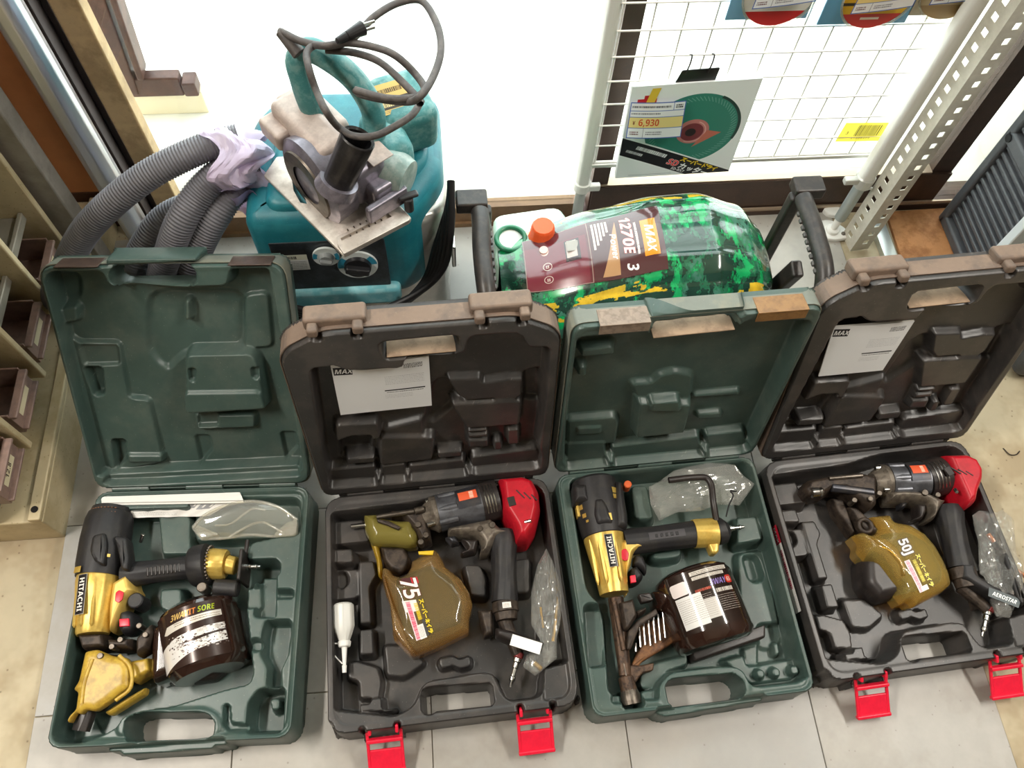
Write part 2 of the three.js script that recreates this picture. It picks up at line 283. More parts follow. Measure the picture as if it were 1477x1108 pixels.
// ceiling tubes: each a fitting with a glowing tube and the light it gives
for (const [x, z, w, power] of [[-1.1, 0.15, 1.2, LAMP_POWER], [2.1, 0.15, 1.2, LAMP_POWER * 0.75]]) {
  const t = thing('ceiling_lamp', x < 0 ? 'white fluorescent tube fitting on the ceiling over the parts rack' : 'white fluorescent tube fitting on the ceiling right of the crate', 'lamp', [x, 2.6, z], Math.PI / 2);
  part('housing', rbox(w + 0.05, 0.05, 0.16, 0.008, 0, -0.025, 0), mat(0xe8e8e4, 0.5), t);
  for (const s of [-1, 1]) part('tube', rod(V(-w / 2, -0.075, 0.04 * s), V(w / 2, -0.075, 0.04 * s), 0.016), mat(0xffffff, 0.4, 0, { emissive: new THREE.Color(1, 0.93, 0.8), emissiveIntensity: 3 }), t);
  const L = new THREE.RectAreaLight(new THREE.Color(1, 0.95, 0.87), power, 0.14, w); L.position.set(x, 2.6 - 0.1, z); L.lookAt(x, 0, z); scene.add(L);
}

// ---------- the four open tool cases ----------
const greenPlastic = mmat('#41544e', '#5d665e', 0.5, 0.38, 0, 0.22, 0, { specks: { n: 90, color: '#9aa096' } });
const blackPlastic = mmat('#373534', '#544d48', 0.5, 0.38, 0, 0.22, 1, { specks: { n: 90, color: '#9a948c' } });
const redPlastic = mmat('#ee2340', '#d81834', 0.3, 0.35, 0, 0.1, 0);
const tapeMat = mmat('#4d3c34', '#392c26', 0.7, 0.4, 0, 0.05, 1);
const RIM = 0.07, LIFT = 0.0006;
const CASES = [[-0.05535, -0.02662, -0.04232, 0.62735], [0.33057, -0.00144, 0.03087, 0.18783], [0.70778, -0.01383, 0.03154, 0.1651], [1.08376, -0.01583, 0.04602, 0.257]];
const DIM = { green: [0.352, 0.3924], black: [0.379, 0.3705] };
const slotDust = mmat('#b0967c', '#8a7460', 0.7, 0.8, 0, 0.08, 0);
const dustBlack = mmat('#7a6657', '#5f5249', 0.8, 0.7, 0, 0.16, 0, { specks: { n: 200, color: '#a8927c' } }), dustGreen = mmat('#6f736a', '#86826f', 0.7, 0.6, 0, 0.16, 0, { specks: { n: 200, color: '#a8a08c' } });
function caseThing(i, kind, label, baseGeo, lidGeo, lidBack, ring, dep) {
  const [x, z, yaw, th] = CASES[i]; const t = thing('tool_case', label, 'tool case', [x, 0, z], yaw, kind === 'green' ? 'green cases' : 'black cases');
  const m = kind === 'green' ? greenPlastic : blackPlastic;
  part('base_tray', baseGeo, m, t, null, true);
  const lid = part('lid', lidGeo, m, t, null, true); lid.position.set(0, RIM + LIFT * Math.cos(th), -LIFT * Math.sin(th)); lid.rotation.x = -th;
  part('lid_back', lidBack, m, lid);
  const big = ring.map(([a, b]) => [a * 1.007, (b - 0.19) * 1.007 + 0.19]); part('lid_shell', plate(big, -dep - 0.001, -0.007, 0, [ring]), kind === 'green' ? dustGreen : dustBlack, lid, 'dusty outer skin of the lid');
  const [W] = DIM[kind];
  part('hinge_strip', rbox(W - 0.05, 0.014, 0.006, 0.002, 0, RIM - 0.008, -0.004), m, t);
  for (const h of [-0.12, 0, 0.12]) part('hinge', rod(V(h - 0.03, RIM - 0.003, -0.003), V(h + 0.03, RIM - 0.003, -0.003), 0.0055), m, t);
  return [t, lid, th];
}
const onBase = (x, z, h) => [x, h, z], onLid = (x, y, h) => [x, y, h];
const block = (P, h, s = 0.004, r = 0.004) => [roundPoly(P, r, 3), h, s];
// --- first green case ---
{
  const [W, D] = DIM.green, o = rrect(-W / 2, W / 2, 0, D, 0.026), S = 0.0022;
  const ops = [
    [rrect(-W / 2 + 0.008, W / 2 - 0.008, 0.008, D - 0.008, 0.02), RIM - 0.002, 0.002],
    [rrect(-W / 2 + 0.011, W / 2 - 0.011, 0.011, D - 0.011, 0.018), RIM - 0.008, 0.003],
    block([[-.179,.0339],[-.0215,.0344],[-.0173,.0189],[.1551,.0242],[.1612,.0777],[.0812,.0924],[.0762,.1242],[.1316,.124],[.1338,.1491],[.0919,.158],[.0823,.1821],[.1057,.2955],[.1033,.3103],[.0696,.3163],[-.0108,.3384],[-.0552,.3419],[-.0914,.3686],[-.1307,.3842],[-.1736,.3789],[-.1753,.3173],[-.1707,.2847],[-.1851,.1027]], 0.014, 0.006, 0.012),
    block([[-.08,.0348],[-.0233,.0366],[-.0116,.1086],[-.0628,.1068]], 0.046, 0.007, 0.008),
    block([[-.0589,.1589],[-.021,.1582],[-.017,.1866],[-.0369,.1998],[-.054,.1913]], 0.044, 0.006, 0.008),
    block([[-.024,.0164],[.1557,.0219],[.1602,.082],[-.015,.0828]], 0.036, 0.007, 0.01),
    block([[.102,.1451],[.1285,.146],[.1325,.2149],[.1025,.2119]], 0.036, 0.005, 0.003),
    block([[.13,.1728],[.1571,.1737],[.158,.1851],[.131,.1842]], 0.04, 0.005, 0.003),
    block([[.0795,.1629],[.1037,.1629],[.1083,.1982],[.0852,.1985]], 0.045, 0.005, 0.006),
    block([[.1211,.2204],[.1569,.2217],[.1582,.2374],[.1558,.2719],[.1471,.2922],[.1493,.3182],[.132,.3175],[.1314,.2898],[.1191,.2705],[.1178,.2398]], 0.03, 0.007, 0.004),
    block([[.0973,.2467],[.1158,.2474],[.1174,.2647],[.0999,.2641]], 0.045, 0.004, 0.008),
    block([[.1076,.3401],[.1191,.3225],[.1552,.3203],[.1565,.3811],[.1078,.379]], 0.016, 0.007, 0.006),
    block([[.1315,.332],[.1504,.331],[.1502,.3508],[.1371,.352]], 0.05, 0.004, 0.008),
    block([[.0699,.3403],[.0775,.3407],[.0822,.3657],[.1107,.3704],[.1107,.3774],[.0796,.3761],[.0732,.3688]], 0.05, 0.003, 0.003),
    block([[-.1798,.3135],[-.1538,.3128],[-.1513,.3255],[-.1164,.3727],[-.174,.3772]], 0.008, 0.006, 0.006),
    block([[-.0807,.3766],[-.0797,.3506],[-.0551,.3428],[.0454,.3434],[.0676,.3567],[.0723,.3813]], RIM - 0.004, 0.006, 0.012),
    block([[-.0678,.3534],[-.0484,.3482],[.0445,.352],[.0576,.362],[.0602,.3829],[-.0585,.3865],[-.0657,.3759]], -0.001, 0.004, 0.012),
    [rrect(-W / 2 + 0.009, W / 2 - 0.009, 0.009, D - 0.009, 0.02), RIM - 0.003, 0.003, 'outside'], [rrect(-W / 2 + 0.006, W / 2 - 0.006, 0.006, D - 0.006, 0.022), RIM, 0.002, 'outside'],
    [o, -0.001, 0.004, 'outside'],
    block([[-.0944,.3914],[.0765,.3857],[.0797,.3971],[.0595,.3973],[.0582,.4013],[-.0704,.4043],[-.0749,.399],[-.0913,.3983]], 0.052, 0.004, 0.003),
    block([[-.0622,.3536],[-.0464,.349],[.0439,.3527],[.0561,.362],[.0586,.3818],[-.0569,.3852]], -0.001, 0.003, 0.01),
  ];
  const base = relief(-W / 2 - 0.012, W / 2 + 0.012, -0.006, D + 0.026, S, RIM, ops, -0.001, onBase);
  const LD = .386, DEP = 0.058, lo = rrect(-W / 2, W / 2, 0, LD, 0.026), F = -0.046;
  const lops = [
    [rrect(-W / 2 + 0.007, W / 2 - 0.007, 0.007, LD - 0.007, 0.022), -0.002, 0.002],
    block([[-.1678,.3786],[-.0866,.3776],[-.0829,.351],[.0443,.348],[.091,.3495],[.1029,.3837],[.1506,.3831],[.163,.0263],[-.1547,.0156],[-.1683,.0574]], F, 0.008, 0.012),
    block([[-.1832,.2822],[-.1544,.254],[-.0956,.2528],[-.1006,.1565],[-.0696,.1532],[-.0673,.0331],[-.1415,.0214],[-.1747,.0295],[-.1844,.1466]], F + 0.012, 0.005, 0.008),
    block([[-.0389,.3357],[.1059,.3336],[.0921,.2349],[.0005,.2347],[-.0345,.2024],[-.0468,.2152],[-.0574,.24]], -0.056, 0.012, 0.03),
    block([[-.1553,.25],[-.0989,.2489],[-.1013,.2163],[-.1559,.2154]], F + 0.004, 0.005, 0.006),
    block([[.1051,.3278],[.1412,.3311],[.137,.2402],[.0924,.237]], F + 0.008, 0.006, 0.01),
    block([[.0058,.2394],[.1071,.2394],[.1158,.2229],[.12,.1404],[-.0085,.135],[-.0096,.1501]], -0.014, 0.008, 0.012),
    block([[-.0056,.1735],[.1129,.1728],[.12,.1404],[-.0103,.135]], -0.007, 0.006, 0.008),
    block([[.0067,.2129],[.0177,.2135],[.0141,.192],[.0057,.1922]], -0.024, 0.004, 0.003),
    block([[.1035,.2128],[.1145,.2126],[.112,.1939],[.1039,.1941]], -0.024, 0.004, 0.003),
    block([[-.0014,.1244],[.0957,.1241],[.0921,.0974],[-.0024,.0955]], -0.03, 0.006, 0.006),
    block([[.0014,.1252],[.0349,.1257],[.0322,.1035],[-.0011,.1031]], -0.042, 0.004, 0.004),
    block([[-.1769,.3657],[-.1346,.3633],[-.1393,.3278],[-.1684,.3149]], -0.056, 0.01, 0.012),
    block([[-.1659,.3149],[-.1411,.3172],[-.1453,.2915],[-.1726,.2869]], -0.026, 0.006, 0.006),
    block([[.0155,.3215],[.0244,.3222],[.0198,.2885],[.0095,.2867]], -0.034, 0.006, 0.004),
    block([[-.1568,.2113],[-.1316,.2108],[-.1378,.1647],[-.1513,.1621]], -0.056, 0.006, 0.004),
    block([[-.1427,.08],[-.1227,.0795],[-.1295,.042],[-.1466,.0248]], -0.056, 0.005, 0.004),
    block([[-.0116,.079],[.0121,.0783],[.0118,.0517],[-.0098,.0267]], -0.056, 0.005, 0.004),
    block([[.1288,.0814],[.1522,.0808],[.1529,.0522],[.1325,.0293]], -0.056, 0.005, 0.004),
    block([[-.1215,.0534],[-.0658,.0517],[-.0664,.0378],[-.1226,.0381]], -0.026, 0.005, 0.003),
    block([[-.155,.023],[.1561,.0318],[.1584,.0176],[-.1642,.0069]], -0.02, 0.006, 0.004),
    [rrect(-W / 2 + 0.009, W / 2 - 0.009, 0.009, LD - 0.009, 0.02), -0.001, 0.003, 'outside'],
    [lo, -DEP, 0.004, 'outside'],
    block([[-.0772,.4013],[.0537,.4044],[.0519,.3873],[-.0791,.3846]].map(([a, b]) => [a, Math.min(b, 0.397)]), -0.004, 0.004, 0.004),
    block([[-.0712,.3824],[.0469,.3837],[.0441,.3528],[-.0627,.3507],[-.0759,.36]], -DEP, 0.004, 0.012),
  ];
  const DK = .78, ZED = DEP * DK; for (const o of lops) o[1] *= DK;
  const lid = relief(-W / 2 - 0.006, W / 2 + 0.006, -0.006, LD + 0.026, S, 0, lops, -ZED, onLid, true);
  const back = plate(rrect(-W / 2 + 0.001, W / 2 - 0.001, 0.001, LD - 0.001, 0.026), -ZED - 0.002, -ZED + 0.0005, 0.0005, [roundPoly([[-.0759,.36],[-.0712,.3824],[.0469,.3837],[.0441,.3528],[-.0627,.3507]], 0.01)]);
  const [t, l] = caseThing(0, 'green', 'green plastic tool case with lid leaning far back, leftmost beside the metal rack', base, lid, back, lo, ZED);
  part('tape_strip', [place(rbox(0.062, 0.034, 0.002, 0.0008), -0.118, LD + 0.001, -0.012, -1.5)], tapeMat, l, 'dark brown tape on the lid edge');
  part('tape_strip', [place(rbox(0.062, 0.034, 0.002, 0.0008), 0.128, LD + 0.001, -0.012, -1.5)], tapeMat, l, 'dark brown tape on the lid edge');
}
// --- second green case ---
{
  const [W, D] = DIM.green, S = 0.0022;
  const ops = [
    [rrect(-W / 2 + 0.008, W / 2 - 0.008, 0.008, D - 0.008, 0.02), RIM - 0.002, 0.002],
    block([[-.1504,.0131],[-.0692,.0121],[-.0564,.0039],[.1798,.009],[.1624,.3721],[.0759,.3717],[.0711,.3426],[.0273,.3358],[-.0507,.3365],[-.0699,.3606],[-.1422,.3616],[-.1273,.2296],[-.15,.2026]], 0.012, 0.008, 0.015),
    block([[-.046,.0231],[-.012,.0243],[-.012,.0918],[-.0515,.0876]], 0.045, 0.008, 0.012),
    block([[-.0292,.1437],[.0245,.1406],[.0207,.1578],[-.0107,.161],[-.0318,.1565]], 0.04, 0.006, 0.01),
    block([[.1242,.0994],[.1693,.1018],[.1641,.1467],[.1137,.1502]], 0.048, 0.007, 0.008),
    block([[.1186,.1574],[.1705,.1563],[.1593,.3071],[.0889,.3072]], 0.028, 0.008, 0.01),
    block([[.1283,.1628],[.1523,.1654],[.1544,.207],[.1297,.2086]], 0.012, 0.008, 0.012),
    block([[.122,.2787],[.165,.2794],[.1593,.3071],[.1416,.3171],[.1209,.3148]], 0.016, 0.006, 0.008),
    block([[.0504,.3265],[.0875,.3209],[.0892,.3387],[.1702,.3361],[.1731,.3695],[.0855,.3691]], 0.036, 0.006, 0.006),
    block([[.0921,.3115],[.1189,.3066],[.1096,.341],[.0872,.3385]], 0.022, 0.004, 0.003),
    block([[.1404,.309],[.1517,.3082],[.1492,.3278],[.1378,.3305]], 0.028, 0.004, 0.01),
    ...[[800, 895], [860, 890], [930, 882]].map(([a, b]) => null).filter(Boolean),
    block([[-.1598,.2229],[-.1267,.2266],[-.1308,.2746],[-.1402,.3166],[-.1689,.3172]], 0.034, 0.006, 0.008),
    block([[-.0928,.3581],[-.0642,.3576],[-.0675,.3741],[-.0917,.3732]], 0.05, 0.004, 0.005),
    block([[-.1397,.3602],[-.1235,.3602],[-.1239,.3732],[-.1408,.3731]], 0.05, 0.004, 0.005),
    block([[-.0602,.3179],[0,.3091],[-.0043,.3281],[-.0431,.3353],[-.0685,.359],[-.0901,.3547],[-.0881,.334]], 0.034, 0.006, 0.008),
    block([[-.1229,.3566],[-.0928,.3581],[-.0954,.382],[-.1244,.3805]], 0.006, 0.005, 0.003),
    block([[-.0737,.3829],[-.0651,.3507],[-.0446,.3398],[.054,.3377],[.0752,.3516],[.0746,.3852]], RIM - 0.003, 0.006, 0.015),
    [rrect(-W / 2 + 0.010, W / 2 - 0.010, 0.010, D - 0.010, 0.018), RIM - 0.003, 0.003, 'outside'], [rrect(-W / 2 + 0.006, W / 2 - 0.006, 0.006, D - 0.006, 0.02), RIM, 0.002, 'outside'],
    [rrect(-W / 2, W / 2, 0, D, 0.024), -0.001, 0.004, 'outside'],
    block([[-.0754,.3876],[.0944,.3869],[.094,.3961],[-.0605,.402],[-.0759,.3959]], 0.052, 0.004, 0.003),
    block([[-.0536,.3538],[-.0387,.3499],[.0543,.353],[.0654,.3656],[.0623,.3857],[-.0546,.3869]], -0.001, 0.004, 0.012),
  ];
  for (const P of [[[.1009,.355]], [[.1258,.3555]], [[.1555,.3558]]]) ops.splice(ops.length - 4, 0, [Array.from({ length: 12 }, (_, k) => [P[0][0] + 0.0078 * Math.cos(k * Math.PI / 6), P[0][1] + 0.0078 * Math.sin(k * Math.PI / 6)]), 0.052, 0.003]);
  const base = relief(-W / 2 - 0.006, W / 2 + 0.006, -0.006, D + 0.026, S, RIM, ops, -0.001, onBase);
  const LD = .383, DEP = 0.062, F = -0.05;
  const lops = [
    [rrect(-W / 2 + 0.007, W / 2 - 0.007, 0.007, LD - 0.007, 0.022), -0.002, 0.002],
    block([[-.171,.3557],[-.0753,.3595],[-.0622,.344],[.0592,.3509],[.0694,.3635],[.1647,.352],[.1654,.0267],[-.1587,.0241],[-.1685,.1912]], F, 0.01, 0.012),
    block([[-.1578,.32],[-.1137,.3227],[-.1074,.3156],[-.1069,.3009],[-.1574,.3011]], -0.02, 0.006, 0.006),
    block([[-.1583,.2796],[-.1459,.2801],[-.1421,.2551],[-.1577,.2573]], -0.02, 0.006, 0.005),
    block([[-.1621,.1345],[-.0823,.1326],[-.0736,.1125],[-.072,.0505],[-.1564,.059]], -0.03, 0.007, 0.008),
    block([[-.1438,.1141],[-.105,.1116],[-.1027,.0908],[-.1415,.0944]], -0.024, 0.003, 0.003),
    block([[-.0352,.2133],[-.0279,.2311],[-.0027,.2368],[.0279,.2233],[.0362,.1611],[-.0553,.1797],[-.0709,.2159]], -0.034, 0.008, 0.01),
    block([[-.0553,.1797],[.0362,.1611],[.0402,.0777],[-.0446,.0746]], -0.014, 0.008, 0.006),
    block([[-.0376,.1843],[.0107,.182],[.0167,.1506],[-.0318,.1581]], -0.006, 0.006, 0.006),
    block([[.0393,.1683],[.1144,.1699],[.1194,.1565],[.0409,.1604]], -0.036, 0.006, 0.004),
    block([[.0553,.1138],[.097,.1127],[.1043,.0953],[.0586,.0981]], -0.034, 0.006, 0.004),
    block([[-.1588,.0691],[-.0933,.0637],[-.0812,.0018],[-.1552,-.0003]], -0.026, 0.006, 0.005),
    block([[-.08,.0469],[.072,.0532],[.0917,-.0073],[-.0685,-.0067]], -0.026, 0.006, 0.005),
    block([[.0815,.0545],[.1483,.0578],[.1754,-.0003],[.1006,-.0089]], -0.026, 0.006, 0.005),
    [rrect(-W / 2 + 0.009, W / 2 - 0.009, 0.009, LD - 0.009, 0.02), -0.001, 0.003, 'outside'],
    [rrect(-W / 2, W / 2, 0, LD, 0.022), -DEP, 0.004, 'outside'],
    block([[-.0707,.3879],[.0632,.3966],[.0629,.3778],[.0531,.3751],[-.0566,.3728],[-.0665,.3702]], -0.012, 0.004, 0.004),
    block([[-.0649,.3523],[-.0642,.3718],[.0501,.3762],[.0573,.3688],[.057,.3492],[-.0579,.3422]], -DEP, 0.004, 0.008),
  ];
  const DK = .6, ZED = DEP * DK; for (const o of lops) o[1] *= DK;
  const lid = relief(-W / 2 - 0.006, W / 2 + 0.006, -0.006, LD + 0.006, S, 0, lops, -ZED, onLid, true);
  const back = plate(rrect(-W / 2 + 0.001, W / 2 - 0.001, 0.001, LD - 0.001, 0.022), -ZED - 0.002, -ZED + 0.0005, 0.0005, [roundPoly([[-.0649,.3523],[-.0642,.3718],[.0501,.3762],[.0573,.3688],[.057,.3492],[-.0579,.3422]], 0.006)]);
  const [t, l] = caseThing(2, 'green', 'green plastic tool case with upright lid, between the two black cases', base, lid, back, rrect(-W / 2, W / 2, 0, LD, 0.022), ZED);
  part('grip_ledge', rbox(0.116, 0.002, ZED - 0.004, 0.0008, -0.002, 0.3465, -ZED / 2, 0, 0, 0.03), slotDust, l, 'dusty lower face of the grip slot');
  part('tape_strip', place(rbox(0.07, 0.002, 0.03, 0.0008), -0.105, LD + 0.0012, -0.012, 0.0), mmat('#8c7a6a', '#6a594b', 0.6, 0.35, 0, 0.04, 1), l, 'grey brown tape over the lid edge');
  part('tape_strip', place(rbox(0.07, 0.018, 0.002, 0.0008), -0.105, LD - 0.008, 0.0012), mmat('#8c7a6a', '#6a594b', 0.6, 0.35, 0, 0.04, 1), l, 'grey brown tape over the lid edge');
  part('tape_strip', [rbox(0.072, 0.002, 0.03, 0.0008, 0.115, LD + 0.0012, -0.012), rbox(0.072, 0.018, 0.002, 0.0008, 0.115, LD - 0.008, 0.0012)], mmat('#8a6334', '#6d4a20', 0.6, 0.4, 0, 0.04, 0), l, 'ochre brown tape over the lid edge');
}
// --- the two black cases share one mould ---
{
  const [W, D] = DIM.black, S = 0.0022;
  const ops = [
    [rrect(-W / 2 + 0.007, W / 2 - 0.007, 0.007, D - 0.007, 0.03), RIM - 0.001, 0.002],
    block([[-.1833,.0311],[-.04,.0269],[.0731,.0068],[.1023,-.0026],[.186,.011],[.1968,.0516],[.1819,.3043],[.1397,.3085],[.1316,.3487],[.0783,.3493],[.0641,.3072],[.0434,.3029],[-.0451,.3069],[-.0617,.3402],[-.0888,.3506],[-.1856,.3299],[-.1899,.1963]], 0.012, 0.007, 0.014),
    block([[-.1812,.0336],[-.1265,.0346],[-.1167,.0783],[-.1819,.0783]], 0.045, 0.006, 0.005),
    block([[-.1851,.0835],[-.144,.0861],[-.1426,.1138],[-.1855,.111]], 0.055, 0.006, 0.008),
    block([[-.1856,.1146],[-.1382,.1174],[-.1397,.1642],[-.1463,.1678],[-.1863,.1678]], 0.04, 0.005, 0.006),
    block([[-.1782,.1222],[-.1582,.1198],[-.1544,.1404],[-.1677,.1501],[-.1806,.1376]], 0.03, 0.004, 0.012),
    block([[-.1401,.1058],[-.1133,.1064],[-.1077,.132],[-.1194,.1487],[-.1196,.2097],[-.1411,.2094]], 0.042, 0.006, 0.004),
    block([[-.1413,.2158],[-.1177,.2163],[-.1172,.2582],[-.1426,.2574]], 0.045, 0.005, 0.005),
    block([[-.1617,.2614],[-.1449,.2621],[-.1137,.275],[-.1084,.2978],[-.1136,.323],[-.1445,.3195],[-.1458,.2936],[-.1623,.2877]], 0.036, 0.005, 0.005),
    block([[-.1058,.2408],[-.0654,.2453],[-.0396,.2772],[-.0747,.2956],[-.1038,.2903]], 0.03, 0.006, 0.008),
    block([[.0315,.1288],[.0606,.132],[.0695,.1557],[.0661,.1889],[.0376,.1835]], 0.042, 0.006, 0.008),
    block([[.1133,.1293],[.1454,.1295],[.1376,.19],[.1107,.1893]], 0.042, 0.006, 0.008),
    block([[.1457,.2304],[.1877,.2176],[.182,.3],[.138,.3033]], 0.04, 0.008, 0.01),
    block([[-.0221,.2709],[.0037,.2697],[.0117,.2768],[.0315,.272],[.0326,.2915],[.0103,.293],[.0023,.2868],[-.0194,.2917]], 0.034, 0.004, 0.01),
    block([[-.1429,.3271],[-.1266,.3282],[-.1243,.3214],[-.1079,.3214],[-.1066,.339],[-.0883,.3391],[-.0927,.3463],[-.1433,.3405]], RIM - 0.012, 0.004, 0.003),
    block([[.139,.31],[.1823,.306],[.1915,.3344],[.1713,.3558],[.1335,.3562]], RIM - 0.0045, 0.003, 0.004),
    [rrect(-W / 2 + 0.013, W / 2 - 0.013, 0.014, D - 0.013, 0.026), RIM, 0.003, 'outside'],
    [rrect(-W / 2, W / 2, 0, D, 0.034), -0.001, 0.004, 'outside'],
    block([[-.0469,.3214],[-.0299,.32],[.0565,.3244],[.0585,.3521],[-.0294,.3512],[-.0338,.354],[-.047,.3534]], -0.001, 0.004, 0.005),
    ...[[[-.141,.3641],[-.135,.3637],[-.1328,.38],[-.1395,.3803]], [[-.0908,.3624],[-.0827,.3622],[-.0816,.3785],[-.0896,.3787]], [[.0935,.3588],[.1005,.3588],[.1012,.3731],[.0938,.3734]], [[.1433,.3598],[.1504,.3599],[.151,.3731],[.1435,.3734]]].map(P => [P, 0.04, 0.003]),
    block([[-.1886,.353],[-.1826,.3518],[-.1777,.3636],[-.1829,.3686]], 0.03, 0.003, 0.004),
    block([[.1888,.3502],[.1941,.3488],[.1951,.3587],[.1882,.3619]], 0.03, 0.003, 0.003),
  ];
  const base = relief(-W / 2 - 0.006, W / 2 + 0.006, -0.006, D + 0.008, S, RIM, ops, -0.001, onBase);
  const LD = .4, DEP = 0.056, F = -0.04;
  const lops = [
    block([[-.1503,.3326],[-.1264,.3316],[-.1231,.3347],[-.1033,.3196],[-.0266,.3161],[-.0233,.3378],[.0593,.3359],[.0643,.3714],[.1322,.3694],[.1417,.3364],[.1732,.3368],[.1728,.2035],[.1689,.0803],[.1769,.0542],[.1714,.0232],[-.1686,.043],[-.1699,.0962]], F, 0.007, 0.012),
    block([[.0075,.2388],[.0251,.256],[.0424,.234],[.0441,.1929],[.0035,.145],[-.0058,.1519]], F - 0.012, 0.01, 0.02),
    block([[-.0761,.1518],[-.011,.1691],[-.013,.1163],[-.075,.132]], -0.026, 0.008, 0.004),
    block([[.03,.2649],[.0797,.2606],[.0826,.2482],[.1193,.2529],[.1425,.2498],[.142,.21],[.125,.1917],[.1011,.1925],[.0979,.206],[.057,.2066],[.042,.224]], -0.024, 0.007, 0.004),
    block([[.0321,.2076],[.1423,.1996],[.1408,.135],[.0552,.137]], -0.02, 0.007, 0.006),
    block([[-.1419,.1868],[-.0777,.1823],[-.0778,.1383],[-.1477,.1382]], -0.014, 0.006, 0.008),
    block([[-.1423,.143],[-.1238,.1512],[-.0925,.1491],[-.101,.0775],[-.1509,.0739]], -0.05, 0.005, 0.004),
    block([[-.081,.1388],[.0049,.125],[-.0021,.0605],[-.09,.0571]], -0.018, 0.006, 0.008),
    block([[.0558,.134],[.0886,.1345],[.09,.0817],[.0563,.0843]], -0.02, 0.004, 0.003),
    block([[.0573,.1281],[.0885,.126],[.0885,.1203],[.0572,.1212]], -0.03, 0.003, 0.002),
    block([[.0569,.112],[.0884,.1104],[.0884,.1028],[.0568,.105]], -0.03, 0.003, 0.002),
    block([[.0967,.0985],[.1102,.0993],[.1138,.0717],[.0967,.0715]], -0.018, 0.004, 0.006),
    block([[.1183,.1242],[.1398,.1236],[.141,.0793],[.1205,.0797]], -0.022, 0.004, 0.006),
    block([[.1441,.2522],[.1668,.2589],[.1705,.1798],[.1478,.1858]], -0.05, 0.006, 0.006),
    block([[-.1712,.059],[-.0951,.058],[-.0977,.0199],[-.175,.0244]], -0.02, 0.006, 0.006),
    block([[-.1387,.0903],[-.0933,.0885],[-.0954,.0705],[-.1412,.0724]], -0.016, 0.004, 0.003),
    block([[-.0886,.0568],[-.0468,.0557],[-.0481,.0207],[-.0924,.0222]], -0.02, 0.006, 0.006),
    block([[-.044,.0489],[.0494,.0514],[.0521,.0221],[-.0445,.0233]], -0.02, 0.006, 0.006),
    block([[.0053,.0837],[.0469,.0827],[.0464,.0644],[.0059,.0652]], -0.016, 0.004, 0.003),
    block([[.0581,.0562],[.171,.0648],[.1798,.0254],[.0608,.0238]], -0.02, 0.006, 0.01),
    [rrect(-W / 2 + 0.014, W / 2 - 0.014, 0.012, LD - 0.022, 0.022), 0, 0.003, 'outside'],
    [roundPoly([[-W / 2, 0], [W / 2, 0], [W / 2, LD - 0.05], [W / 2 - 0.012, LD - 0.028], [W / 2 - 0.06, LD], [-W / 2 + 0.06, LD], [-W / 2 + 0.012, LD - 0.028], [-W / 2, LD - 0.05]], 0.02, 5), -DEP, 0.004, 'outside'],
    block([[-.0545,.3694],[-.0499,.375],[.0479,.3755],[.0494,.3523],[.044,.3422],[-.0481,.3397],[-.053,.3459]], -DEP, 0.004, 0.006),
    ...[-0.108, 0.108].flatMap(c => [-0.026, 0.026].map(e => [rrect(c + e - 0.006, c + e + 0.006, LD - 0.012, LD + 0.004, 0.002), -0.03, 0.003])),
  ];
  const DK = .74, ZED = DEP * DK; for (const o of lops) o[1] *= DK;
  const lid = relief(-W / 2 - 0.006, W / 2 + 0.006, -0.006, LD + 0.006, S, 0, lops, -ZED, onLid, true);
  const back = plate(roundPoly([[-W / 2 + 0.001, 0.001], [W / 2 - 0.001, 0.001], [W / 2 - 0.001, LD - 0.051], [W / 2 - 0.06, LD - 0.001], [-W / 2 + 0.06, LD - 0.001], [-W / 2 + 0.001, LD - 0.051]], 0.012), -ZED - 0.002, -ZED + 0.0005, 0.0005, [roundPoly([[-.0545,.3694],[-.0499,.375],[.0479,.3755],[.0494,.3523],[.044,.3422],[-.0481,.3397],[-.053,.3459]], 0.005)]);
  const ringB = roundPoly([[-W / 2, 0], [W / 2, 0], [W / 2, LD - 0.05], [W / 2 - 0.012, LD - 0.028], [W / 2 - 0.06, LD], [-W / 2 + 0.06, LD], [-W / 2 + 0.012, LD - 0.028], [-W / 2, LD - 0.05]], 0.02, 5);
  const latchAt = [-0.108, 0.118];
  for (const [i, label] of [[1, 'black plastic tool case with red latches, holding the white oil bottle'], [3, 'black plastic tool case with red latches and striped side label, at the right edge']]) {
    const [t, l] = caseThing(i, 'black', label, base, lid, back, ringB, ZED);
    part('grip_ledge', rbox(0.094, 0.002, ZED - 0.004, 0.0008, -0.002, 0.3425, -ZED / 2, 0, 0, 0.012), slotDust, l, 'dusty lower face of the grip slot');
    for (const [a, b] of [[-0.15, -0.068], [0.066, 0.15]]) part('latch_hump', [rbox(b - a, 0.02, 0.03, 0.005, (a + b) / 2, LD + 0.003, -0.028), rbox(0.014, 0.014, 0.024, 0.004, a + 0.012, LD + 0.002, -0.01), rbox(0.014, 0.014, 0.024, 0.004, b - 0.012, LD + 0.002, -0.01)], dustBlack, l);
    for (const c of latchAt) {
      const L = part('latch', [rbox(0.005, 0.005, 0.062, 0.002, -0.025, 0, 0.03), rbox(0.005, 0.005, 0.062, 0.002, 0.025, 0, 0.03), rbox(0.054, 0.0045, 0.034, 0.002, 0, -0.001, 0.044), rbox(0.056, 0.009, 0.006, 0.002, 0, 0, 0.06), rbox(0.054, 0.011, 0.006, 0.002, 0, 0.002, 0.012),
        rbox(0.005, 0.018, 0.012, 0.002, -0.02, 0.004, -0.006), rbox(0.005, 0.018, 0.012, 0.002, 0.02, 0.004, -0.006)], redPlastic, t, 'red latch, swung open');
      L.position.set(c, 0.05, D - 0.001); L.rotation.x = 0.5;
    }
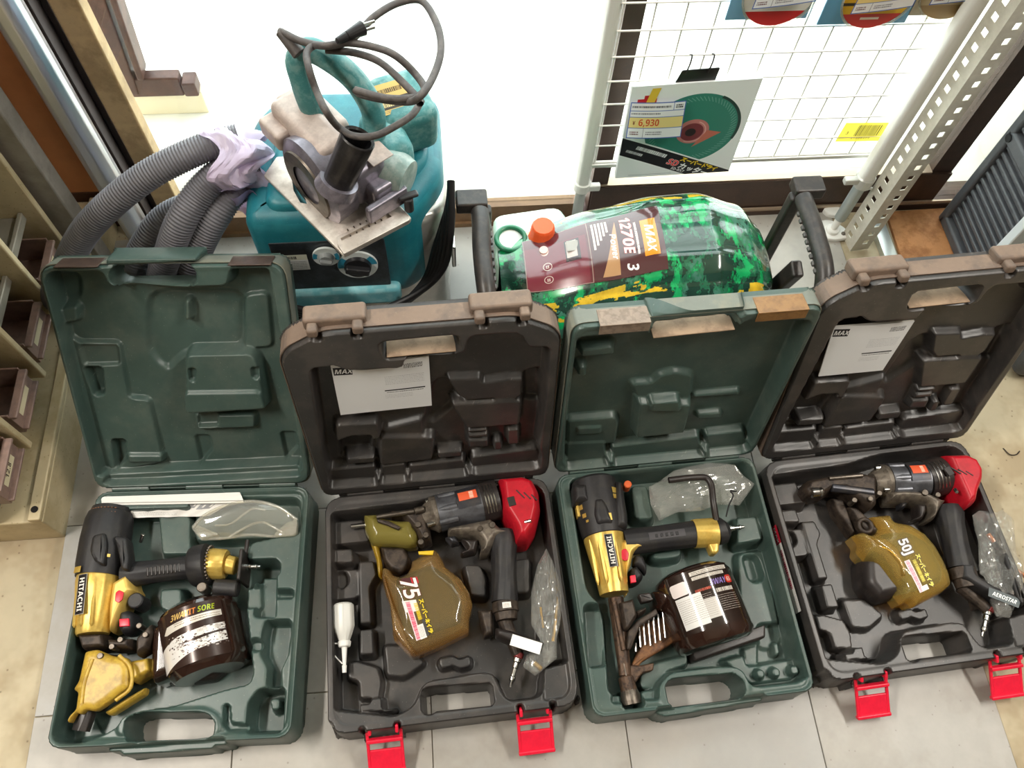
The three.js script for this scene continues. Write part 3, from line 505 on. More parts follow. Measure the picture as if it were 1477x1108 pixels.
    if (i === 3) {
      const tex = canvas(512, 96, (x, w, h) => { x.fillStyle = '#e9e4df'; x.fillRect(0, 0, w, h); x.fillStyle = '#b81c34'; x.fillRect(0, 0, 110, h); text(x, 'MAX', 55, 50, 44, '#fff', { align: 'center' }); fineLines(x, 150, 26, 230, 1, 9, '#a81c3c', 42); fineLines(x, 420, 20, 80, 6, 11, '#b8b0b4', 4); });
      part('side_label', place(new THREE.PlaneGeometry(0.145, 0.024), -W / 2 - 0.0032, 0.052, 0.185, 0, -Math.PI / 2, 0), printed(tex, 0.4), t, 'white and red printed label strip', true);
    }
  }
}

// ---------- things lying in the cases ----------
const gold = mmat('#dcbc62', '#c49c42', 0.5, 0.36, 0.45, 0.06, 0), goldFrame = mmat('#e2c068', '#cfa74a', 0.4, 0.4, 0.3, 0.06, 1);
const rubber = mmat('#232224', '#39352f', 0.5, 0.55, 0, 0.07, 0, { specks: { n: 120, color: '#7a6f60' } }), darkPlastic = mmat('#2a2524', '#3f3630', 0.5, 0.4, 0, 0.08, 1);
const steel = mat(0xc9c9c6, 0.22, 1), dullSteel = mmat('#6f675e', '#4a423a', 0.6, 0.42, 0.8, 0.05, 1), castGrey = mmat('#74767c', '#4f4e50', 0.5, 0.4, 0.7, 0.07, 0), grimy = mmat('#4a3f36', '#241d19', 0.8, 0.55, 0.3, 0.04, 0);
const rusty = mmat('#5c4636', '#2e221b', 0.8, 0.55, 0.4, 0.04, 1), rustRail = mmat('#7a5230', '#4a2e1e', 0.8, 0.55, 0.2, 0.04, 0), smoke = mat(0x2c1a14, 0.12, 0, { clearcoat: 1, clearcoatRoughness: 0.08 });
const amber = mat(0xd2b13c, 0.16, 0, { transmission: 0.5, thickness: 0 }), amberDirty = mmat('#dcb848', '#b08a30', 0.7, 0.4, 0, 0.05, 0, { transmission: 0.25, thickness: 0 });
const clearAmber = mat(0xe2c88e, 0.1, 0, { transmission: 0.85, thickness: 0 });
const red = mat(0xd01a30, 0.38), redCap = mmat('#c41428', '#a51020', 0.4, 0.42, 0, 0.06, 0, { specks: { n: 60, color: '#5a2a20' } });
const film = mat(0xf6f6f2, 0.1, 0, { transmission: 0.87, thickness: 0, ior: 1.6 });
const clear = mat(0xf4f2ea, 0.06, 0, { transmission: 0.8, thickness: 0, ior: 1.55 });
const paperWhite = mat(0xeceae4, 0.8);
const hitachi = canvas(512, 112, (x, w, h) => { x.fillStyle = '#17161a'; x.fillRect(0, 0, w, h); x.strokeStyle = '#b9b4a8'; x.lineWidth = 4; x.strokeRect(3, 3, w - 6, h - 6); text(x, 'HITACHI', w / 2, h / 2 + 3, 84, '#efeae0', { align: 'center', sx: 1.28 }); });
function plug(t, a, b, k = 1) {   // air plug: turned steel nipple
  part('air_plug', turned(a, b, [[0, 0], [0, 0.006], [0.006, 0.006], [0.007, 0.0045], [0.012, 0.0045], [0.013, 0.0032], [0.02, 0.0032], [0.021, 0.0044], [0.024, 0.0044], [0.026, 0.0028], [0.031, 0.0022], [0.031, 0]].map(([p, r]) => [p * a.distanceTo(b) / 0.031, r * k]), 18), steel, t, 'bright steel air plug');
}
const ring = (a, b, r, n, tubeR, m, t, name) => { for (let k = 0; k < n; k++) { const p = a.clone().lerp(b, (k + 0.5) / n); const g = new THREE.TorusGeometry(r, tubeR, 6, 24); g.applyMatrix4(new THREE.Matrix4().makeRotationX(Math.PI / 2)); const q = axisMatrix(a, b); q.setPosition(p); g.applyMatrix4(q); part(name, g, m, t); } };
// --- gold nailer with torn amber nose cover ---
{
  const t = inCase(1, 'nail_gun', 'worn gold and black coil nailer with torn amber nose cover and peeling silver sticker', 'nail gun', 'gold nailers');
  const Y = 0.056;
  const A = [[-.1504,.0489]], B = [[-.1511,.1413]], C = [[-.1429,.2305]], a = at(A[0], Y), b = at(B[0], Y), c = at(C[0], Y), L = b.distanceTo(c);
  part('barrel', [turned(b, c, [[-0.004, 0], [-0.004, 0.031], [0.004, 0.0325], [L * 0.25, 0.0315], [L * 0.6, 0.0275], [L - 0.004, 0.025], [L, 0.023], [L, 0]], 32), ...[-0.85, -0.3, 0.25].map(e => turned(b, c, [[0.008, 0], [0.01, 0.0045], [L - 0.012, 0.003], [L - 0.008, 0]], 10).translate(0.029 * Math.sin(e), 0.026 * Math.cos(e), 0))], gold, t);
  const P = canvas(112, 512, (x, w, h) => { x.translate(w, 0); x.rotate(Math.PI / 2); x.drawImage(hitachi.image, 0, 0); });
  part('name_plate', wrap(b, c, 0.0352, 0.002, 0.064, -0.5, -0.06, 6), printed(P, 0.3), t, 'black name plate with white letters', true);
  const M = a.distanceTo(b);
  part('head_cap', [turned(a, b, [[-0.018, 0], [-0.018, 0.026], [-0.012, 0.034], [0, 0.037], [M * 0.35, 0.0385], [M * 0.8, 0.037], [M, 0.034], [M, 0]], 32), turned(a, b, [[-0.022, 0], [-0.021, 0.03], [-0.012, 0.032], [-0.008, 0.0]], 32)], rubber, t);
  part('cap_pad', prism(roundPoly([[-.1555,.0841],[-.1364,.0792],[-.1304,.0977],[-.1283,.1337],[-.1451,.126],[-.155,.1096]], 0.006), 0.07, 0.0975, 0.006), rubber, t); part('cap_pad', prism(roundPoly([[-.1253,.0836],[-.1039,.0862],[-.094,.1192],[-.093,.1407],[-.1036,.1385],[-.1138,.1095]], 0.006), 0.06, 0.0925, 0.006), rubber, t); part('cap_bolt', rod(at([[-.0887,.0899]][0], 0.07), at([[-.0823,.0805]][0], 0.082), 0.003), steel, t);
  for (const [e, s] of [[-0.5, 0.016], [0.62, 0.008], [0.42, 0.007], [0.3, 0.008]]) part('gold_window', wrap(a, b, 0.0392, M * (0.62 + (e < 0 ? 0.28 : e - 0.55)), M * (0.62 + (e < 0 ? 0.28 : e - 0.55)) + s * 0.6, e - s * 14, e + s * 10, 5), gold, t);
  for (const row of [0, 1]) for (let k = 0; k < 9; k++) { const e = -0.75 + k * 0.16; part('vent_hole', rbox(0.003, 0.0015, 0.0016, 0.0005, a.x + 0.033 * Math.sin(e) + 0.002, a.y + 0.034 * Math.cos(e), a.z - 0.013 + row * 0.007), mat(0x7a5238, 0.7), t); }
  part('frame', prism(roundPoly([[-.1231,.1536],[-.0975,.1367],[-.0884,.1601],[-.082,.1674],[-.0937,.1792],[-.0991,.198],[-.1029,.2149],[-.1062,.2249],[-.1154,.2296],[-.1214,.192]], 0.004), 0.03, 0.078, 0.006), goldFrame, t);
  part('emblem', prism(roundPoly([[-.1103,.1722],[-.1056,.168],[-.0978,.1717],[-.0979,.183],[-.1029,.188],[-.109,.1852]], 0.002), 0.077, 0.0795, 0.0006), red, t, 'red arrow emblem');
  const G0 = at([[-.1001,.1392]][0], 0.058), G1 = at([[.0003,.1292]][0], 0.058), gl = G0.distanceTo(G1);
  part('grip', turned(G0, G1, [[-0.012, 0], [-0.012, 0.018], [0, 0.0205], [gl * 0.3, 0.0185], [gl * 0.7, 0.018], [gl, 0.0205], [gl, 0]], 24), rubber, t);
  for (let k = 0; k < 9; k++) part('grip_rib', rbox(0.003, 0.003, 0.014, 0.0012, ...G0.clone().lerp(G1, 0.32 + k * 0.06).add(V(0, 0.0172, 0.004)).toArray(), 0.25, 0.12, 0), darkPlastic, t);
  const K1 = at([[.024,.1266]][0], 0.06), K2 = at([[.0484,.1286]][0], 0.06), K3 = at([[.0651,.1314]][0], 0.06), K4 = at([[.0785,.133]][0], 0.06), K5 = at([[.1027,.1338]][0], 0.06);
  part('collar', [turned(G1, K1, [[-0.006, 0], [-0.006, 0.03], [0, 0.0335], [G1.distanceTo(K1) * 0.8, 0.0335], [G1.distanceTo(K1), 0.026], [G1.distanceTo(K1), 0]], 32), rod(at([[.0337,.1652]][0], 0.06), at([[.0718,.1677]][0], 0.06), 0.0135)], rubber, t);
  for (let k = 0; k < 16; k++) { const e = -1.7 + k * 0.22; part('knurl', rbox(0.0035, 0.004, 0.0035, 0.001, K1.x - 0.0005, K1.y + 0.028 * Math.cos(e), K1.z + 0.028 * Math.sin(e)), dullSteel, t); }
  part('end_ring', [turned(K1, K2, [[-0.004, 0], [-0.004, 0.0235], [0.001, 0.025], [K1.distanceTo(K2) - 0.003, 0.024], [K1.distanceTo(K2), 0.022], [K1.distanceTo(K2), 0]], 32), rod(K2, K3, 0.0155, 0.0145)], gold, t, 'polished gold end ring');
  part('hook_plate', [rbox(0.006, 0.062, 0.05, 0.003, K4.x - 0.002, 0.055, K4.z + 0.002), rod(V(K4.x - 0.002, 0.055, K4.z - 0.045), V(K4.x - 0.002, 0.06, K4.z - 0.01), 0.0035)], darkPlastic, t);
  plug(t, K4, K5);
  part('pivot_bolt', rod(at([[.0185,.167]][0], 0.045), at([[.0185,.167]][0], 0.075), 0.008), dullSteel, t);
  part('trigger', [prism(roundPoly([[-.1052,.1985],[-.0931,.1952],[-.0801,.203],[-.0759,.223],[-.0816,.2317],[-.0957,.233],[-.1047,.2219]], 0.004), 0.035, 0.072, 0.006), rod(at([[-.0825,.1828]][0], 0.03), at([[-.0825,.1828]][0], 0.07), 0.012)], rubber, t);
  part('trigger_switch', prism([[-.0994,.2117],[-.0852,.2115],[-.0828,.2227],[-.097,.2232]], 0.07, 0.0755, 0.001), mat(0xff2a44, 0.35), t, 'bright red switch');
  // drum
  const D0 = at([[.0063,.186]][0], 0.052), D1 = at([[.0413,.2951]][0], 0.052), dl = D0.distanceTo(D1);
  part('magazine_drum', [turned(D0, D1, [[0, 0], [0.004, 0.044], [0.012, 0.056], [0.022, 0.0595], [dl * 0.85, 0.0595], [dl * 0.93, 0.056], [dl, 0.05], [dl, 0]], 44), prism(roundPoly([[-.0522,.2252],[-.0182,.1957],[-.0005,.2956],[-.0375,.3085],[-.0454,.2938]], 0.006), 0.02, 0.078, 0.01), prism(roundPoly([[.0467,.1883],[.0726,.1932],[.0946,.2738],[.0692,.2838]], 0.006), 0.015, 0.08, 0.01)], smoke, t);
  const foil = canvas(512, 320, (x, w, h) => {
    let s = 11; const r = () => { s = (s * 1664525 + 1013904223) >>> 0; return s / 4294967296; };
    x.fillStyle = '#3a2a24'; x.fillRect(0, 0, w, h);
    text(x, '3WAY', 170, 40, 46, '#e8c070', { italic: true, skew: -0.2 }); text(x, 'HIT', 262, 40, 46, '#d8803a', { italic: true }); text(x, 'SORE', 350, 38, 44, '#a9b81f', { italic: true });
    x.fillStyle = '#e9e2d6'; x.beginPath(); x.moveTo(90, 110); x.lineTo(130, 74); x.lineTo(500, 62); x.lineTo(500, 96); x.lineTo(120, 118); x.fill(); fineLines(x, 190, 76, 300, 2, 12, '#8a7a6a', 5);
    x.fillStyle = '#f6f2ee'; x.beginPath(); x.moveTo(6, 190); x.lineTo(200, 150); x.lineTo(505, 138); x.lineTo(508, 240); x.lineTo(270, 260); x.lineTo(60, 312); x.lineTo(14, 316); x.fill();
    for (let k = 0; k < 190; k++) { const px = 110 + r() * 400, py = 140 + r() * 120; x.fillStyle = r() < 0.5 ? '#4a3a34' : '#b8aca4'; x.beginPath(); x.ellipse(px, py, 2 + r() * 9, 1 + r() * 4, 0, 0, 7); x.fill(); }
    x.fillStyle = '#3a2a24'; x.beginPath(); x.moveTo(200, 196); x.lineTo(508, 176); x.lineTo(508, 186); x.lineTo(300, 206); x.fill(); fineLines(x, 330, 148, 150, 1, 9, '#d8d0c8', 18);
  });
  part('sticker', wrap(D0, D1, 0.0601, dl * 0.16, dl * 0.9, -1.15, 0.85, 26), printed(foil, 0.22, { metalness: 0.25 }), t, 'peeling silver sticker', true);
  part('drum_foot', prism(roundPoly([[-.0437,.3004],[.01,.2934],[.0764,.2757],[.0674,.2809],[.0432,.302],[-.0127,.3071]], 0.004), 0.012, 0.045, 0.006), darkPlastic, t);
  part('feed_arm', [prism(roundPoly([[-.0712,.241],[-.0514,.2185],[-.0438,.2331],[-.0507,.2576],[-.0668,.2674]], 0.003), 0.04, 0.078, 0.004), prism(roundPoly([[-.1141,.2393],[-.0924,.2419],[-.0768,.239],[-.0757,.2566],[-.1095,.2553]], 0.003), 0.03, 0.08, 0.004)], grimy, t);
  part('feed_guide', prism(roundPoly([[-.0806,.2706],[-.0528,.2664],[-.0442,.2876],[-.0716,.3036]], 0.003), 0.025, 0.062, 0.004), amberDirty, t);
  part('driver_plate', prism(roundPoly([[-.1646,.2295],[-.1234,.2292],[-.1158,.2517],[-.1529,.2529]], 0.003), 0.02, 0.07, 0.004), grimy, t);
  part('nose_block', prism(roundPoly([[-.1497,.2541],[-.1041,.2594],[-.0997,.3046],[-.1218,.3374],[-.1355,.3385]], 0.004), 0.015, 0.06, 0.006), grimy, t);
  part('nose_cover', prism(roundPoly([[-.1437,.2573],[-.1268,.2545],[-.1021,.2649],[-.0806,.2684],[-.0716,.2824],[-.0681,.3111],[-.0821,.3197],[-.0954,.3315],[-.1121,.3425],[-.1279,.3396],[-.1334,.3462],[-.1408,.3427],[-.1464,.3569],[-.151,.3551],[-.1492,.3472],[-.1415,.3394],[-.1429,.3148],[-.1508,.3115],[-.145,.2997]], 0.004, 3), 0.058, 0.076, 0.008), amberDirty, t, 'torn yellow nose cover');
  part('nose_guard', [prism(roundPoly([[-.1117,.342],[-.0886,.3264],[-.0551,.3076],[-.0544,.3178],[-.0866,.3381],[-.1014,.3471]], 0.005), 0.028, 0.05, 0.006)], amberDirty, t);
  const N0 = at([[-.1341,.3334]][0], 0.045), N1 = at([[-.1399,.3657]][0], 0.043);
  part('cover_rib', tube([[[-.1278,.2694]], [[-.1333,.3035]], [[-.1316,.3322]]].map(p => at(p[0], 0.076)), 0.003, 24, 8), amberDirty, t); part('cover_rib', tube([[[-.09,.2659]], [[-.0709,.2835]], [[-.0659,.3129]], [[-.0839,.3294]]].map(p => at(p[0], 0.075)), 0.003, 30, 8), amberDirty, t);
  for (const p of [[[-.1001,.2539]], [[-.0894,.2441]], [[-.0648,.2245]], [[-.0533,.2383]]]) part('linkage_bolt', rod(at(p[0], 0.06), at(p[0], 0.084), 0.0042), dullSteel, t);
  part('nose_tip', turned(N0, N1, [[0, 0], [0, 0.012], [0.01, 0.0135], [N0.distanceTo(N1), 0.0125], [N0.distanceTo(N1), 0.008], [N0.distanceTo(N1) - 0.006, 0]], 22), darkPlastic, t);
  part('cover_screw', rod(at([[-.1172,.2655]][0], 0.06), at([[-.1172,.2655]][0], 0.0785), 0.0045), dullSteel, t);
}
// --- gold nailer with glossy dark drum and exposed nails ---
{
  const t = inCase(3, 'nail_gun', 'gold and black coil nailer with glossy dark drum and exposed nails', 'nail gun', 'gold nailers');
  const Y = 0.058, a = at([[-.1105,.0285]][0], Y), b = at([[-.1082,.1135]][0], Y), c = at([[-.1077,.2094]][0], Y), L = b.distanceTo(c), M = a.distanceTo(b);
  part('barrel', [turned(b, c, [[-0.004, 0], [-0.004, 0.034], [0.006, 0.0345], [L * 0.35, 0.031], [L * 0.75, 0.0255], [L, 0.0235], [L, 0]], 32), ...[-1.0, -0.45, 0.35].map(e => turned(b, c, [[0.006, 0], [0.008, 0.005], [L - 0.02, 0.003], [L - 0.012, 0]], 10).translate(0.031 * Math.sin(e), 0.028 * Math.cos(e), 0))], gold, t);
  const P = canvas(112, 512, (x, w, h) => { x.translate(0, h); x.rotate(-Math.PI / 2); x.drawImage(hitachi.image, 0, 0); });
  part('name_plate', wrap(b, c, 0.0352, 0.006, 0.06, -0.18, 0.22, 6), printed(P, 0.3), t, 'black name plate with white letters', true);
  part('head_cap', [turned(a, b, [[-0.016, 0], [-0.015, 0.034], [-0.01, 0.0385], [M * 0.3, 0.04], [M * 0.75, 0.0395], [M, 0.036], [M + 0.004, 0.03], [M + 0.004, 0]], 32), rbox(0.012, 0.03, 0.05, 0.005, a.x + 0.034, 0.06, a.z + 0.02)], rubber, t);
  part('cap_pad', prism(roundPoly([[-.1223,.0581],[-.1057,.0559],[-.0987,.0704],[-.0941,.0981],[-.0973,.1055],[-.1235,.1046],[-.1271,.0869]], 0.006), 0.075, 0.1005, 0.007), rubber, t); part('cap_pad', prism(roundPoly([[-.0767,.027],[-.0656,.0302],[-.0674,.0916],[-.071,.1106],[-.0939,.1119],[-.0892,.0697]], 0.006), 0.06, 0.0935, 0.007), rubber, t); part('cap_pad', prism(roundPoly([[-.1522,.0272],[-.1253,.028],[-.1258,.0659],[-.1402,.0604],[-.1558,.0627]], 0.006), 0.06, 0.096, 0.007), rubber, t);
  for (const [e, t0, dt, de] of [[0.75, 0.012, 0.01, 0.16], [0.72, 0.024, 0.008, 0.14], [0.78, 0.04, 0.011, 0.1], [0.05, 0.058, 0.012, 0.24], [-0.95, 0.034, 0.008, 0.1], [-0.85, 0.05, 0.007, 0.1], [-0.75, 0.062, 0.004, 0.06]]) part('gold_window', wrap(a, b, 0.0412, t0, t0 + dt, e - de, e + de, 5), gold, t);
  part('side_grille', rbox(0.006, 0.02, 0.024, 0.002, a.x - 0.036, 0.066, a.z + 0.04), gold, t);
  part('cap_button', rod(at([[-.0566,.0348]][0], 0.06), at([[-.0566,.0348]][0], 0.083), 0.0065), mat(0xd8602c, 0.5), t, 'orange rubber button');
  part('frame', prism(roundPoly([[-.0855,.1313],[-.0632,.1086],[-.0603,.1282],[-.0569,.1305],[-.047,.1383],[-.0485,.1457],[-.0561,.1458],[-.0664,.1504],[-.0736,.1684],[-.0815,.1805],[-.085,.2093],[-.0875,.2127],[-.0876,.1835],[-.0857,.1427]], 0.003), 0.03, 0.08, 0.005), goldFrame, t);
  part('emblem', prism(roundPoly([[-.0883,.1458],[-.0803,.1429],[-.0768,.1526],[-.0802,.1625],[-.086,.1637],[-.0903,.1586]], 0.003), 0.079, 0.0815, 0.0006), red, t, 'red arrow emblem');
  const G0 = at([[-.0676,.1279]][0], 0.06), G1 = at([[.0481,.1259]][0], 0.06), G2 = at([[.0802,.127]][0], 0.06), gl = G0.distanceTo(G1);
  part('grip', [turned(G0, G1, [[-0.01, 0], [-0.01, 0.022], [0.004, 0.0225], [gl * 0.4, 0.021], [gl, 0.0225], [gl + 0.002, 0]], 26)], rubber, t);
  part('grip_pad', wrap(G0, G1, 0.0225, gl * 0.25, gl * 0.78, -0.3, 0.25, 6), mat(0x454346, 0.6), t);
  for (let k = 0; k < 5; k++) part('grip_mark', rbox(0.005, 0.002, 0.006, 0.001, ...G0.clone().lerp(G1, 0.36 + k * 0.075).add(V(0, 0.0222, 0.001)).toArray()), rubber, t);
  part('end_band', [turned(G1, G2, [[-0.006, 0], [-0.006, 0.0238], [0, 0.0245], [G1.distanceTo(G2), 0.0245], [G1.distanceTo(G2) + 0.002, 0.02], [G1.distanceTo(G2) + 0.002, 0]], 32), prism(roundPoly([[.0588,.1403],[.081,.1411],[.0763,.1606],[.0715,.1646],[.0633,.1637],[.062,.156]], 0.004), 0.045, 0.07, 0.004)], gold, t, 'gold band at the handle end');
  const K4 = at([[.1028,.1233]][0], 0.06), K5 = at([[.1308,.1227]][0], 0.06);
  part('end_cap', [turned(G2, K4, [[0, 0], [0, 0.022], [G2.distanceTo(K4) * 0.6, 0.022], [G2.distanceTo(K4), 0.012], [G2.distanceTo(K4), 0]], 26)], rubber, t);
  plug(t, K4, K5);
  part('belt_hook', tube([[[.0136,.0358]], [[.0601,.0355]], [[.079,.0387]], [[.0838,.0494]], [[.0805,.0839]], [[.0813,.1109]]].map((p, k) => at(p[0], k < 5 ? 0.084 : 0.075)), 0.0055, 48, 10), darkPlastic, t, 'black belt hook');
  part('plug_cord', tube([[[.0977,.1078]], [[.1071,.0892]], [[.1188,.0718]], [[.1158,.064]], [[.1239,.0661]], [[.1266,.0651]]].map(p => at(p[0], 0.08)), 0.0013, 40, 6), mat(0x151515, 0.6), t);
  part('trigger', [prism(roundPoly([[-.0626,.1499],[-.0499,.1532],[-.0461,.1725],[-.0505,.185],[-.0546,.1772],[-.0628,.1707],[-.0695,.1662]], 0.004), 0.045, 0.068, 0.005), prism(roundPoly([[-.0743,.1713],[-.0625,.1688],[-.0542,.1846],[-.0575,.1917],[-.0681,.1979],[-.0794,.1985]], 0.004), 0.035, 0.07, 0.006)], rubber, t);
  part('trigger_switch', prism([[-.0799,.1869],[-.0716,.1864],[-.0723,.1978],[-.0807,.1982]], 0.068, 0.0755, 0.001), mat(0xff2a44, 0.35), t, 'bright red switch');
  const D0 = at([[.021,.183]][0], 0.055), D1 = at([[.0413,.3079]][0], 0.055), dl = D0.distanceTo(D1);
  part('magazine_drum', [turned(D0, D1, [[0, 0], [0.003, 0.048], [0.01, 0.06], [0.02, 0.065], [dl * 0.9, 0.065], [dl * 0.97, 0.06], [dl, 0.052], [dl, 0]], 44), prism(roundPoly([[-.0497,.2128],[-.0084,.2044],[.0051,.2631],[.0063,.296],[-.0201,.2992],[-.0288,.2799],[-.0253,.243],[-.0432,.2452]], 0.005), 0.02, 0.085, 0.012)], smoke, t, 'glossy dark brown drum');
  const lab = canvas(512, 360, (x, w, h) => {
    x.fillStyle = '#221613'; x.fillRect(0, 0, w, h); x.fillStyle = '#f4e8e4'; x.beginPath(); x.roundRect(20, 50, 130, 80, 20); x.fill(); x.fillStyle = '#e7e5e2'; x.fillRect(30, 140, 190, 190); x.fillStyle = '#cfcac4'; x.fillRect(220, 190, 90, 120); fineLines(x, 40, 160, 250, 12, 12, '#a89f98', 3);
    x.fillStyle = '#d9d2c8'; x.fillRect(190, 14, 300, 24); x.fillRect(195, 46, 250, 20); fineLines(x, 205, 20, 270, 2, 10, '#4a4038', 4); fineLines(x, 205, 50, 230, 2, 9, '#4a4038', 3);
    text(x, '3WAY', 300, 106, 50, '#8f7bc0', { italic: true }); x.fillStyle = '#c8382c'; x.beginPath(); x.roundRect(438, 78, 68, 50, 16); x.fill(); text(x, '65', 450, 104, 38, '#f0c8b8'); fineLines(x, 190, 124, 110, 1, 9, '#c05a4a', 16); fineLines(x, 330, 148, 150, 1, 9, '#ddd6cc', 24); fineLines(x, 330, 190, 160, 8, 13, '#9a938c', 4);
  });
  part('sticker', wrap(D0, D1, 0.0656, dl * 0.1, dl * 0.82, -1.0, 0.8, 26), printed(lab, 0.12, { clearcoat: 1, clearcoatRoughness: 0.06 }), t, 'printed drum label under glossy film', true);
  part('drum_base', prism(roundPoly([[-.0001,.3087],[.1014,.2871],[.1294,.2818],[.124,.3021],[.0026,.3252]], 0.004), 0.012, 0.05, 0.004), darkPlastic, t);
  part('feed_rail', prism(roundPoly([[-.0999,.3213],[-.0777,.2939],[-.0736,.2617],[-.0206,.2467],[.0056,.2663],[-.0263,.2936],[-.0798,.3157],[-.0924,.3261]], 0.003), 0.018, 0.046, 0.003), rustRail, t);
  for (const [x0, y0, x1, y1] of [[300, 590, 303, 655], [325, 455, 340, 620], [358, 415, 375, 605], [395, 400, 415, 610], [433, 385, 453, 590], [470, 365, 490, 570], [507, 350, 527, 550], [540, 310, 553, 460], [577, 300, 588, 440], [620, 310, 632, 430]]) {
    const k = Z => { const u = [[x0, y0], [x1, y1]][Z]; return u; };
    const f = ([u, v]) => { const o = [[-.1293,.1643],[.0537,.1841],[-.1663,.3835],[.0023,.403]]; const s = u / 844, r = v / 1108; const m = [0, 1].map(i => (o[0][i] * (1 - s) + o[1][i] * s) * (1 - r) + (o[2][i] * (1 - s) + o[3][i] * s) * r); return at(m, 0.053); };
    part('nail', rod(f(k(0)), f(k(1)), 0.0018, 0.0018, 8), steel, t);
  }
  part('feed_arm', [prism(roundPoly([[-.1048,.2248],[-.0794,.2213],[-.0783,.2496],[-.0971,.27],[-.1054,.2691]], 0.003), 0.035, 0.075, 0.004), prism(roundPoly([[-.0795,.2556],[-.0464,.2407],[-.0439,.2493],[-.0768,.2641],[-.0981,.298],[-.1043,.2973],[-.0971,.27]], 0.003), 0.03, 0.066, 0.003), prism(roundPoly([[-.0809,.241],[-.0604,.2349],[-.062,.2431],[-.0785,.2506]], 0.002), 0.03, 0.072, 0.003)], grimy, t);
  part('hose_clip', prism(roundPoly([[-.0736,.2179],[-.0544,.2168],[-.0506,.2298],[-.0703,.2318]], 0.003), 0.06, 0.08, 0.003), darkPlastic, t);
  const N0 = at([[-.1049,.2135]][0], 0.05), N1 = at([[-.1101,.3341]][0], 0.045), N2 = at([[-.1074,.372]][0], 0.045);
  part('nose', [rod(N0, N1, 0.013, 0.010), rod(at([[-.1109,.2217]][0], 0.062), at([[-.1089,.2978]][0], 0.06), 0.004), rod(N1, N2, 0.012, 0.0145), prism(roundPoly([[-.1057,.3187],[-.0851,.321],[-.0616,.3197],[-.066,.3311],[-.0832,.3331],[-.0985,.3469],[-.1097,.3398]], 0.003), 0.02, 0.05, 0.003)], rusty, t, 'rusty nose');
  part('nose_tip', turned(N1, N2, [[0.02, 0.013], [0.03, 0.0155], [N1.distanceTo(N2) + 0.004, 0.0155], [N1.distanceTo(N2) + 0.004, 0.01]], 20), dullSteel, t);
  part('contact_arm', prism(roundPoly([[-.1147,.2226],[-.106,.2225],[-.1062,.2995],[-.1063,.3505],[-.1144,.3496],[-.1162,.3024]], 0.002), 0.03, 0.056, 0.003), dullSteel, t);
}

